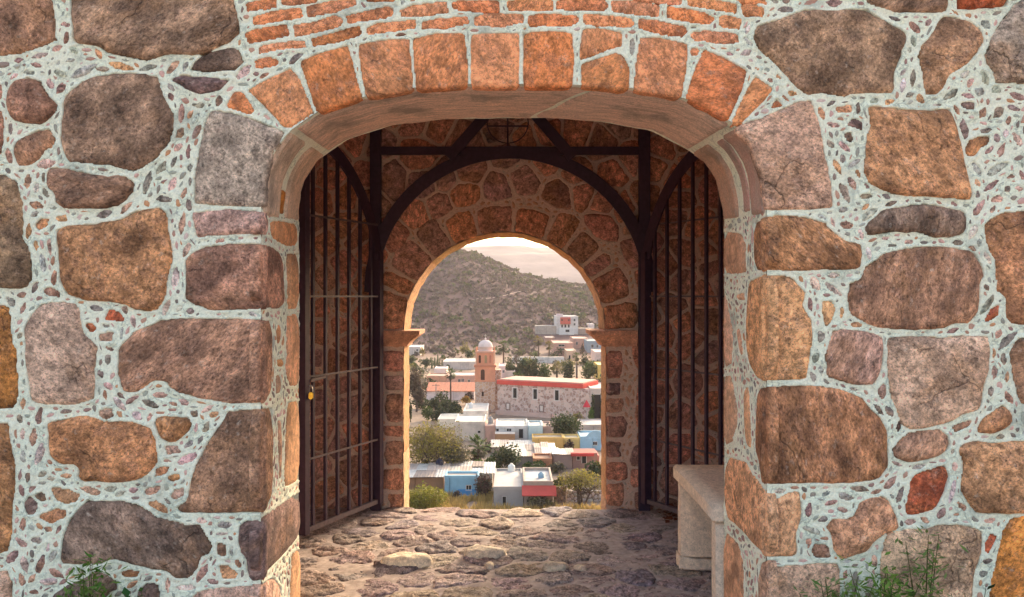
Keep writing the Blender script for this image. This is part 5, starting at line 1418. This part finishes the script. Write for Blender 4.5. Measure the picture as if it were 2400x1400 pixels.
zt = A3[2]; d = Vector((B3[0] - A3[0], B3[1] - A3[1], 0)); Ln = d.length; d.normalize(); nr = Vector((d.y, -d.x, 0))     # towards the camera
def cb_(s0, s1, o0, o1, z0, z1):
    """block along the nave: s along the wall, o out of the wall towards us"""
    o = Vector((A3[0], A3[1], 0)); vs = []
    for z in (z0, z1):
        for s_, q_ in ((s0, o1), (s1, o1), (s1, o0), (s0, o0)):
            p = o + d * s_ + nr * q_; vs.append((p.x, p.y, z))
    return vs, [(3, 2, 1, 0), (4, 5, 6, 7), (0, 1, 5, 4), (1, 2, 6, 5), (2, 3, 7, 6), (3, 0, 4, 7)]
MB().add(*cb_(0, Ln, -9, 0, ZT - .5, zt - .95)).build('nave_wall', M_CH, ch)
MB().add(*cb_(-.1, Ln * .93, -9.1, .22, zt - .95, zt)).build('red_roof_edge', paint((230, 92, 80), .12), ch)
MB().add(*cb_(.4, Ln * .92, -8.7, -.3, zt, zt + .25)).build('nave_roof', paint((216, 170, 150)), ch)
MB().add(*cb_(Ln * .835, Ln * 1.02, 0.001, .9, ZT - .5, zt - 1.3)).build('buttress', M_CH, ch)
MB().add(*cb_(-.1, Ln * .6, .01, .9, ZT - .4, ZT + .9)).build('plinth', paint((222, 186, 170)), ch)
for px in (1208.5, 1257, 1307.5):
    s0 = (px - 1166) / (1384 - 1166) * Ln; zz = zt - 2.75
    o = MB().add(*cb_(s0 - .72, s0 + .72, -.02, .06, zz - 1.35, zz + 1.35)).build('window', paint((232, 214, 202)), ch)
    MB().add(*cb_(s0 - .38, s0 + .46, .061, .08, zz - 1.1, zz + 1.1)).build('pane', M_PANE, o)
for px in (1192, 1272):
    s0 = (px - 1166) / (1384 - 1166) * Ln; zz = zt - 5.9
    o = MB().add(*cb_(s0 - .6, s0 + .6, -.02, .05, zz - .85, zz + .85)).build('blind_window', paint((150, 118, 106)), ch)
    MB().add(*cb_(s0 - .34, s0 + .34, .051, .09, zz - .62, zz + .62)).build('panel', paint((240, 222, 208)), o)
# tower
Yt = 199.0; ts = Yt / F; tx = (1137 - CX) * ts; hw = 24 * ts; ty = Yt + hw
tzv = lambda y: EYE - (y - CY) * ts
MB().box(tx - hw, tx + hw, ty - hw, ty + hw, ZT - .5, tzv(895)).build('tower_base', M_TW, ch)
MB().box(tx + hw + .002, tx + hw + 1.3, ty - hw + .4, ty + hw - .2, ZT - .5, tzv(868)).build('stair_turret', church_stone('turret masonry', C(176, 130, 104, .7), C(204, 160, 130, .72), 1.1), ch)
MB().box(tx - hw - .12, tx + hw + .12, ty - hw - .12, ty + hw + .12, tzv(895) + .001, tzv(891)).build('cornice', M_SAL, ch)
MB().box(tx - hw + .02, tx + hw - .02, ty - hw + .02, ty + hw - .02, tzv(891) + .001, tzv(861)).build('bell_stage', M_SAL, ch)
MB().box(tx - hw - .22, tx + hw + .22, ty - hw - .22, ty + hw + .22, tzv(861) + .001, tzv(856)).build('cornice', paint((214, 140, 108)), ch)
h2 = 21 * ts
MB().box(tx - h2, tx + h2, ty - h2, ty + h2, tzv(856) + .001, tzv(828)).build('belfry', M_SAL, ch)
MB().box(tx - h2 - .2, tx + h2 + .2, ty - h2 - .2, ty + h2 + .2, tzv(828) + .001, tzv(824)).build('cornice', paint((230, 172, 146)), ch)
for sx_, sy_ in ((-1, -1), (1, -1), (1, 1), (-1, 1)):
    MB().box(tx + sx_ * h2 - .14, tx + sx_ * h2 + .14, ty + sy_ * h2 - .14, ty + sy_ * h2 + .14, tzv(824) + .002, tzv(816)).build('pinnacle', M_SAL, ch)
    MB().box(tx + sx_ * (h2 + .001) - .16, tx + sx_ * (h2 + .001) + .16, ty + sy_ * (h2 + .001) - .16, ty + sy_ * (h2 + .001) + .16, tzv(855), tzv(829)).build('pilaster', paint((236, 184, 152)), ch)
def archop(cx, zc0, zc1, w, y, nm='arched_opening', mat=None, wn=8):
    vs = [(cx - w, y, zc0), (cx + w, y, zc0), (cx + w, y, zc1 - w)] + [(cx + w * math.cos(math.pi * k / wn), y, zc1 - w + w * math.sin(math.pi * k / wn)) for k in range(1, wn)] + [(cx - w, y, zc1 - w)]
    n = len(vs); vs2 = [(a, b + .3, c) for a, b, c in vs]
    MB().add(vs + vs2, [tuple(range(n)), tuple(range(2 * n - 1, n - 1, -1))] + [(k, n + k, n + (k + 1) % n, (k + 1) % n) for k in range(n)]).build(nm, mat or paint((96, 60, 50), .1), ch)
archop(tx - .55, tzv(892), tzv(866), .46, ty - hw - .02)
archop(tx - .55, tzv(929), tzv(918), .24, ty - hw - .02, 'arched_opening', paint((70, 40, 30), .05))
archop(tx - 1.25, tzv(851), tzv(833), .27, ty - h2 - .02); archop(tx + .15, tzv(851), tzv(833), .27, ty - h2 - .02, mat=paint((176, 150, 110), .1)); archop(tx + 1.2, tzv(851), tzv(833), .24, ty - h2 - .02, mat=paint((206, 128, 104), .1))
M_DOME = paint((244, 222, 212), .12)
m = MB(); m.lathe([(1.66, tzv(824)), (1.66, tzv(815)), (1.78, tzv(815) + .01), (1.78, tzv(813.5))], tx, ty); m.build('drum', M_DOME, ch, True)
m = MB(); Rd = 1.68; m.lathe([(Rd * math.cos(t) ** .9 if t < 1.5 else .08, tzv(813.5) + .01 + 1.5 * math.sin(t)) for t in np.linspace(0, 1.5, 10)] + [(.22, tzv(797)), (.22, tzv(794)), (.04, tzv(793))], tx, ty); m.build('dome', M_DOME, ch, True)
m = MB().box(tx - .05, tx + .05, ty - .05, ty + .05, tzv(793), tzv(785)).box(tx - .28, tx + .28, ty - .04, ty + .04, tzv(788.5), tzv(787.3)); m.build('cross', paint((214, 196, 186)), ch)
# red parasol in the yard beside the church
Xu, Yu = W(1375, 985, 182)[:2]; zu = tz(Xu, Yu)
um = thing('parasol', 'red parasol at the right end of the church', 'parasol', (Xu, Yu, zu))
MB().tube([(Xu, Yu, zu), (Xu, Yu, W(1375, 938, Yu)[2])], .05, 6).build('pole', paint((200, 190, 180)), um)
zt_ = W(1375, 937, Yu)[2]; zb_ = W(1375, 954, Yu)[2]; m = MB()
m.add([(Xu, Yu, zt_)] + [(Xu + .85 * math.cos(k * math.pi / 4), Yu + .85 * math.sin(k * math.pi / 4), zb_) for k in range(8)], [(0, k + 1, (k + 1) % 8 + 1) for k in range(8)]); m.build('canopy', paint((222, 66, 74), .05), um)
# the town goes on behind the piers of the arch
rh = random.Random(41)
for side, x0_, x1_ in (('left', -.235, -.150), ('right', .135, .215)):
    for k_, (cn, cc_) in enumerate((('white', (236, 226, 214)), ('ochre', (214, 170, 110)), ('pink', (220, 170, 152)), ('grey', (178, 170, 164)), ('blue', (150, 190, 212)), ('cream', (232, 214, 188)), ('salmon', (214, 150, 120)))):
        Yh = (122, 150, 180, 215, 250, 290, 330)[(k_ * 3) % 7] + rh.uniform(-5, 5); u_ = x0_ + (x1_ - x0_) * ((k_ * 5) % 7 + .5) / 7; pxc = CX + u_ * F; wp = rh.uniform(7, 11) * F / Yh
        ybp = CY + (EYE - ZT) * F / Yh; house('house', cn + ' flat house mostly hidden behind the ' + side + ' pier of the inner arch', pxc - wp / 2, pxc + wp / 2, ybp - rh.uniform(2.8, 4.2) * F / Yh, ybp, ybp - 12 - 4 * F / Yh, cc_, wins=[(pxc - wp * .2, pxc - wp * .08, ybp - 2.2 * F / Yh, ybp - 1.2 * F / Yh)])
    for k_, kd_ in enumerate(('dark', 'olive', 'green', 'grey', 'brown', 'lush')):
        Yh = (118, 140, 165, 200, 236, 275)[k_]; u_ = x0_ + (x1_ - x0_) * ((k_ * 2.3) % 6) / 6
        if yard_free(u_ * Yh, Yh): tree('garden_tree', {'dark': 'dark green', 'olive': 'olive', 'green': 'leafy green', 'grey': 'grey green', 'brown': 'brownish', 'lush': 'yellow green'}[kd_] + ' tree mostly hidden behind the ' + side + ' pier', 900 + k_, 0, 0, 6.0, kd_, trunk=.06, lobes=8, dens=.8, size=.28, at=(u_ * Yh, Yh), hz=rh.uniform(4, 6))
# rooftop tanks
def tank(label, px, base_px, Y, r_, h_, col, dome=True):
    X, _, z = W(px, base_px, Y)
    t = thing('water_tank', label, 'water tank', (X, Y, z)); MB().lathe([(r_, z), (r_, z + h_ * .7), (r_ * .8, z + h_ * .85), (r_ * .3, z + h_)], X, Y, 14).build('tank_body', paint(col, .08), t, True); MB().lathe([(r_ * .34, z + h_ + .002), (r_ * .34, z + h_ * 1.1)], X, Y, 10).build('lid', paint(col, .08), t)
def on_roof(px, hk, frac=.5):
    xa, xb, Yn, Yf, zt, b = hk; Y = Yn + (Yf - Yn) * frac; return (px - CX) * Y / F, Y, zt + .1
def tank_on(label, px, k, frac, r_, h_, col):
    X, Y, z = on_roof(px, HOUSES[k], frac)
    t = thing('water_tank', label, 'water tank', (X, Y, z)); MB().lathe([(r_, z), (r_, z + h_ * .7), (r_ * .8, z + h_ * .85), (r_ * .3, z + h_)], X, Y, 14).build('tank_body', paint(col, .08), t, True); MB().lathe([(r_ * .34, z + h_ + .002), (r_ * .34, z + h_ * 1.1)], X, Y, 10).build('lid', paint(col, .08), t)
tank_on('dark water tank on the pale roof sheets at lower left', 1030, 3, .9, .55, 1.2, (60, 56, 70))
tank_on('white water tank with rounded top on the grey house roof', 1199, 0, .95, .5, 1.0, (240, 236, 224))
tank_on('blue grey tank on the white parapet roof beside the awning', 1268, 1, .45, .4, .7, (150, 180, 196))
tank_on('grey cylindrical tank on the pink annex roof', 1150, 6, .4, .5, 1.3, (176, 168, 160))
tank_on('small white tank on the white roof house below the tower', 1104, 7, .5, .5, 1.1, (244, 236, 226))
# ------------------------------------------------------------------ trees seen through the arch
tree('mesquite_tree', 'biggest spreading olive mesquite tree at left of the arch view', 1010, 1116, 978, 176, 'olive', trunk=.12, lobes=12, dens=1.15, multi=3)
tree('mesquite_tree', 'brown olive mesquite overlapping the biggest one on its right', 1066, 1116, 1020, 84, 'grey', trunk=.15, lobes=9, multi=2)
tree('mesquite_tree', 'sparse mesquite with bare dark branches beside the right pier', 1362, 1192, 1090, 138, 'olive', trunk=.38, lobes=10, dens=.42, multi=5, flat=.6)
tree('round_tree', 'round dark green tree in front of the church end', 1326, 1038, 964, 92, 'dark', trunk=.12, lobes=9)
tree('bare_tree', 'tall brownish half bare tree beside the left pier', 976, 966, 864, 50, 'brown', trunk=.22, lobes=8, dens=.9)
for k, (x, b_, t_, w_, lb) in enumerate(((990, 958, 928, 44, 'leftmost dark orchard tree below the tall brown tree'), (1020, 962, 930, 48, 'dark orchard tree in the back row left of the palm trunk'), (1046, 966, 932, 44, 'dark orchard tree at the palm trunk'), (1068, 972, 940, 34, 'dark orchard tree beside the yellow flowering shrub'),
        (1003, 986, 950, 32, 'light green orchard tree at lower left of the orchard'), (1034, 988, 952, 50, 'front dark orchard tree above the white shed roof'), (1064, 985, 953, 46, 'rightmost dark orchard tree above the white shed roof'))):
    tree('orchard_tree', lb, x, b_, t_, w_, 'green' if k == 4 else 'dark', grp='orchard trees below the church tower', trunk=.03, lobes=7, dens=1.2)
tree('cypress_tree', 'slim dark cypress beside the left pier', 962, 990, 934, 11, 'dark', trunk=.06, lobes=5)
tree('flowering_shrub', 'orange yellow flowering shrub at the foot of the tower', 1092, 950, 929, 28, 'flower', cat='shrub', trunk=.1, lobes=5)
tree('brown_shrub', 'brown shrub between flowering shrub and tower', 1103, 938, 918, 22, 'brown', cat='shrub', trunk=.1, lobes=5)
for x, b_, t_, w_, kd, lb in ((1198, 897, 846, 38, 'dark', 'dark tree left of the dense mass behind the church roof'), (1222, 897, 840, 42, 'dark', 'middle dark tree behind the red church roof edge'), (1250, 897, 836, 44, 'dark', 'tallest dark tree behind the red church roof edge'), (1276, 897, 848, 36, 'green', 'greener tree left of the yellow palm'),
        (1334, 897, 841, 34, 'dark', 'dark narrow tree right of the yellow palm'), (1384, 892, 842, 48, 'green', 'light green tree near the right pier behind the church'), (1370, 856, 828, 24, 'dark', 'small dark tree on the slope below the blue grey house')):
    tree('park_tree', lb, x, b_, t_, w_, kd, grp='trees behind the church roof', trunk=.02, lobes=8, dens=1.2)
tree('conifer', 'dark brown conifer beside the blue grey house', 1366, 838, 806, 14, 'brown', trunk=.1, lobes=5)
palm('fan_palm', 'fan palm with grey skirt left of the church tower', 1056, 962, 863, 34)
palm('fan_palm', 'tall thin palm just right of the church dome', 1180, 872, 797, 34)
palm('fan_palm', 'left one of two yellowish palms below the hillside house', 1262, 846, 786, 30, yellow=True)
palm('fan_palm', 'right one of two yellowish palms below the hillside house', 1287, 846, 799, 28, yellow=True)
palm('fan_palm', 'bushy yellow palm behind the red church roof edge', 1305, 896, 847, 38, yellow=True)
palm('fan_palm', 'green fan palm at left end of the trees behind the church', 1232, 897, 838, 32)
palm('fan_palm', 'slender palm rising by the right pier trees', 1352, 893, 826, 26)
palm('yucca', 'spiky yucca clump right of the biggest mesquite', 1122, 1094, 1018, 72, skirt=True)
for x_, b_, t_, w_, kd_, lb_ in ((1152, 1104, 1070, 48, 'green', 'leafy green tree between yucca clump and dark leafy tree'), (1264, 1106, 1080, 36, 'green', 'green tree beside the low brown brick house'), (1402, 1118, 1080, 40, 'olive', 'olive tree in front of the dusty pink brick hut'), (1308, 1110, 1082, 44, 'grey', 'dry grey tree in front of the rough grey brown hut'),
        (1158, 960, 930, 30, 'dark', 'dark tree at the foot of the stair turret'), (1092, 992, 962, 36, 'dark', 'dark tree at the corner of the white roof house below the tower'), (1356, 1000, 966, 40, 'olive', 'olive tree behind the round dark tree'), (1146, 1060, 1034, 40, 'brown', 'brown thorny tree above the yucca clump'), (1214, 905, 868, 30, 'green', 'green tree close behind the church roof at left'), (1008, 918, 886, 40, 'dark', 'dark tree above the terracotta roof at left'), (1240, 862, 836, 36, 'olive', 'olive tree in front of the long white boundary wall'), (1000, 862, 838, 34, 'dark', 'dark tree left of the organ pipe cacti')):
    tree('garden_tree', lb_, x_, b_, t_, w_, kd_, trunk=.05, lobes=8, dens=1.1)
tree('bright_bush', 'vivid green bush on the sheet roofs edge', 1120, 1102, 1076, 36, 'bright', cat='bush', trunk=.05, lobes=6)
tree('dark_tree', 'dark leafy tree left of the corrugated shack', 1192, 1102, 1036, 84, 'dark', trunk=.1, lobes=9)
tree('green_bush', 'green bush right of the dark leafy tree', 1238, 1104, 1080, 34, 'green', cat='bush', trunk=.05, lobes=6)
tree('red_tree', 'dark red leaved tree between the two yellow houses', 1335, 1060, 1027, 28, 'red', trunk=.1, lobes=6)
tree('dark_bush', 'dark reddish bush in front of the light blue house', 1136, 1168, 1106, 48, 'red', cat='bush', trunk=.08, lobes=8)
tree('yellow_green_bush', 'big yellow green bush at lower left beside the pier', 994, 1202, 1132, 112, 'lush', cat='bush', trunk=.03, lobes=12, dens=1.1)
tree('dry_shrub', 'olive brown shrub in front of the red awning', 1268, 1192, 1160, 76, 'grey', cat='bush', trunk=.05, lobes=8)
tree('dark_shrub', 'small dark shrub at the foot of the light blue house', 1070, 1174, 1150, 26, 'brown', cat='bush', trunk=.05, lobes=5)
tree('lime_bush', 'lime green bush under the round dark tree', 1334, 1034, 1012, 20, 'bright', cat='bush', trunk=.05, lobes=4)
tree('slim_cypress', 'left slim cypress beside the dark church arch', 1390, 990, 918, 9, 'dark', trunk=.05, lobes=5)
tree('slim_cypress', 'right slim cypress at the edge of the right pier', 1411, 990, 922, 9, 'dark', trunk=.05, lobes=5)
tree('green_shrub', 'fresh green shrub below the red parasol', 1386, 992, 955, 18, 'bright', cat='shrub', trunk=.1, lobes=5)
tree('foot_tree', 'olive tree at the hill foot left of the dome', 1090, 836, 800, 30, 'olive', trunk=.2, lobes=6)
tree('foot_tree', 'dark tree at the hill foot beside the warehouse', 1100, 846, 818, 26, 'dark', trunk=.1, lobes=6)
tree('foot_tree', 'dark tree below the small white hill foot house', 966, 858, 832, 24, 'dark', trunk=.1, lobes=6)
tree('dry_bush', 'dry yellow bush right of the small white hill foot house', 990, 836, 814, 18, 'yellow', cat='bush', trunk=.1, lobes=5)
palm('fan_palm', 'low pale palm above the tall brownish tree', 975, 882, 850, 30, skirt=False)
X0, Y0 = hit(1026, 864)
for k, (x, t_, lb) in enumerate(((1012, 842, 'leftmost organ pipe cactus before the warehouse'), (1019, 838, 'second organ pipe cactus from the left'), (1026, 832, 'tallest organ pipe cactus of the row'), (1036, 844, 'rightmost organ pipe cactus of the row'))):
    X, Y, _ = W(x, 864, Y0); z = tz(X, Y); c = thing('column_cactus', lb, 'cactus', (X, Y, z), 'organ pipe cacti before the warehouse'); h = (864 - t_) * Y / F
    MB().tube([(X, Y, z - .2), (X + .05, Y, z + h * .6), (X, Y, z + h)], [.34, .36, .2], 8).build('stem', plain('cactus', C(120, 120, 80, .6), .8, .2, 2), c)
    MB().tube([(X + .3, Y, z + h * .3), (X + .75, Y, z + h * .45), (X + .8, Y, z + h * .8)], [.22, .26, .16], 7).build('arm', bpy.data.materials['cactus'], c)
ry = random.Random(77); got = 0; spots = []; used_ = set()
while got < 84:
    y = ry.uniform(112, 330) if got < 30 else ry.uniform(240, 380); x = ry.uniform(-.155, .135) * y
    if not yard_free(x, y) or any((x - a) ** 2 + (y - b) ** 2 < 16 for a, b in spots): continue
    if abs(x + 6) < 26 and 180 < y < 215 and x > -9: continue
    kd = ry.choice(['dark', 'green', 'olive', 'brown', 'grey', 'dark']); hh = ry.uniform(1.4, 5.4)
    hs = min(HOUSES, key=lambda q: abs((q[0] + q[1]) / 2 - x) + abs(q[2] - y)); rel = 'in front of' if y < hs[2] else 'behind' if hs[0] - 1 < x < hs[1] + 1 else 'left of' if x < hs[0] else 'right of'
    lb_ = {'dark': 'dark green shrub ', 'green': 'leafy green shrub ', 'olive': 'olive yellow shrub ', 'brown': 'brownish shrub ', 'grey': 'grey green shrub '}[kd] + rel + ' the ' + ' '.join(hs[5]['label'].split()[:9])
    got += 1
    if lb_ in used_: continue
    used_.add(lb_); spots.append((x, y))
    tree('yard_shrub', lb_, x, y, 0, hh * ry.uniform(.9, 1.5), kd, cat='shrub', grp='shrubs in the yards of the town, ' + kd, trunk=.06, lobes=5, dens=.35, size=.26, at=(x, y), hz=hh)
# lamp and power poles
for px, b_, t_, lb in ((1022, 958, 900, 'thin grey pole left of the fan palm'), (1268, 893, 842, 'pale power pole behind the red church roof edge'), (1350, 892, 850, 'pale street pole right of the yellow palm')):
    X, Y = hit(px, b_); z = tz(X, Y); h = (b_ - t_) * Y / F; p = thing('utility_pole', lb, 'pole', (X, Y, z)); MB().tube([(X, Y, z - .2), (X, Y, z + h)], [.16, .11], 7).build('shaft', paint((190, 176, 166)), p); MB().box(X - .9, X + .9, Y - .06, Y + .06, z + h * .93, z + h * .95).build('crossarm', paint((150, 130, 118)), p)
# dry grass on the foot of the slope
def blades(n, reg, hh, mat, name, dens=None):
    V = []
    P = reg(n); k = len(P); a = nrg.random(k) * 6.28; h = hh * (.5 + nrg.random(k)); w = h * .10 + .012
    dx, dy = np.cos(a), np.sin(a); lean = nrg.normal(size=(k, 2)) * .3 * h[:, None]
    V = np.stack([np.c_[P[:, 0] - dx * w, P[:, 1] - dy * w, P[:, 2]], np.c_[P[:, 0] + dx * w, P[:, 1] + dy * w, P[:, 2]], np.c_[P[:, 0] + lean[:, 0], P[:, 1] + lean[:, 1], P[:, 2] + h]], 1)
    return mesh(name, V.reshape(-1, 3), np.arange(k * 3).reshape(-1, 3), mat)
def reg1(n):
    x = nrg.uniform(-22, 22, n); y = nrg.uniform(86, 117, n); keep = (fbm(x / 2.5, y / 2.5, 3, 4) > -.16) & ~((x > -2.6) & (y > 108.5)) & ~((x < -4) & (x > -9) & (y > 115)); x, y = x[keep], y[keep]
    return np.c_[x, y, terrain(x, y)]
gr = blades(42000, reg1, .75, lmat('straw', (.52, .36, .12, 1), (.36, .25, .09, 1)), 'dry_grass'); tag(gr, 'dry golden grass on the lower slope below the houses', 'grass', kind='stuff')
def reg2(n):
    x = nrg.uniform(-30, 30, n); y = nrg.uniform(7, 86, n); keep = fbm(x / 3, y / 3, 3, 6) > 0; x, y = x[keep], y[keep]; return np.c_[x, y, terrain(x, y)]
gr = blades(30000, reg2, .5, lmat('straw', (.5, .36, .12, 1), (.34, .25, .09, 1)), 'slope_grass'); tag(gr, 'dry grass on the slope below the gate', 'grass', kind='stuff')
# scrub covering the hill
def scrub(n, x0, x1, y0, y1, mat, name, seed, smin, smax, thr):
    g = np.random.default_rng(seed)
    x = g.uniform(x0, x1, n); y = g.uniform(y0, y1, n); d = fbm(x / 30, y / 60, 5, seed, .6) * 1.9 + g.normal(size=n) * .05
    k = (d > thr) & (np.abs(x) < y * .42 + 20); x, y = x[k], y[k]
    ok = ~((x > 12) & (x < 100) & (y < 500) & (y > 380)); x, y = x[ok], y[ok]
    z = terrain(x, y); s = smin + (smax - smin) * g.random(len(x)) ** 3.0 * 1.35; m_ = 16
    c = np.repeat(np.c_[x, y, z + s * .45], m_, 0); ss = np.repeat(s, m_)[:, None]
    dd = g.normal(size=(len(c), 3)); dd /= np.linalg.norm(dd, axis=1)[:, None]; dd[:, 2] *= .62
    P = c + dd * ss * .75 * (g.random(len(c)) ** .4)[:, None]
    a = g.normal(size=(len(c), 3)); a /= np.linalg.norm(a, axis=1)[:, None]; b = np.cross(a, g.normal(size=(len(c), 3))); b /= np.linalg.norm(b, axis=1)[:, None]
    q = ss * (.22 + .25 * g.random((len(c), 1)))
    V = np.stack([P - a * q, P - b * q * .7, P + a * q, P + b * q * .7], 1)
    return tag(mesh(name, V.reshape(-1, 3), np.arange(len(c) * 4).reshape(-1, 4), mat), None, None, None, 'stuff')
o = scrub(30000, -330, 330, 384, 815, lmat('scrub mauve', (.155, .108, .104, 1), (.08, .058, .060, 1), (.125, .11, .068, 1)), 'hill_scrub', 5, .9, 2.4, -.30); tag(o, 'mauve leafless scrub covering the hillside', 'scrub')
o = scrub(6500, -330, 330, 384, 815, lmat('scrub green', (.10, .11, .05, 1), (.05, .06, .03, 1), (.13, .125, .05, 1)), 'green_scrub', 9, 1.2, 3.6, .02); tag(o, 'scattered olive green bushes on the hillside', 'scrub')
o = scrub(900, -330, 330, 330, 395, lmat('scrub olive', (.15, .13, .05, 1), (.07, .07, .03, 1)), 'foot_scrub', 19, .8, 2.0, .0); tag(o, 'olive scrub along the hill foot', 'scrub')
# pale track across the hill
tk = []
for px, py in ((1106, 704), (1150, 700), (1185, 694), (1205, 688), (1232, 684)): tk.append(hit(px, py))
Q = resample(tk, 4, False); m = MB()
vs = []
for i in range(len(Q)):
    for o_ in (-.9, .9): vs.append((Q[i][0], Q[i][1] + o_, tz(Q[i][0], Q[i][1] + o_) + .35))
m.add(vs, [(2 * i, 2 * i + 2, 2 * i + 3, 2 * i + 1) for i in range(len(Q) - 1)]); tag(m.build('hill_track', paint((205, 176, 156))), kind='structure')
# ------------------------------------------------------------------ haze
HZ = .00013
bm = MB().box(-4000, 4000, -400, 4300, ZT - 12, 330); hz = bm.build('haze', None)
m = bpy.data.materials.new('haze air'); m.use_nodes = True; nt = m.node_tree
for n_ in list(nt.nodes):
    if n_.type == 'BSDF_PRINCIPLED': nt.nodes.remove(n_)
pv = nt.nodes.new('ShaderNodeVolumePrincipled'); pv.inputs['Color'].default_value = (.93, .86, .84, 1); pv.inputs['Density'].default_value = HZ; pv.inputs['Density Attribute'].default_value = ''
pv.inputs['Anisotropy'].default_value = .0
nt.links.new(pv.outputs[0], nt.nodes['Material Output'].inputs['Volume'])
hz.data.materials.append(m); tag(hz, kind='stuff')
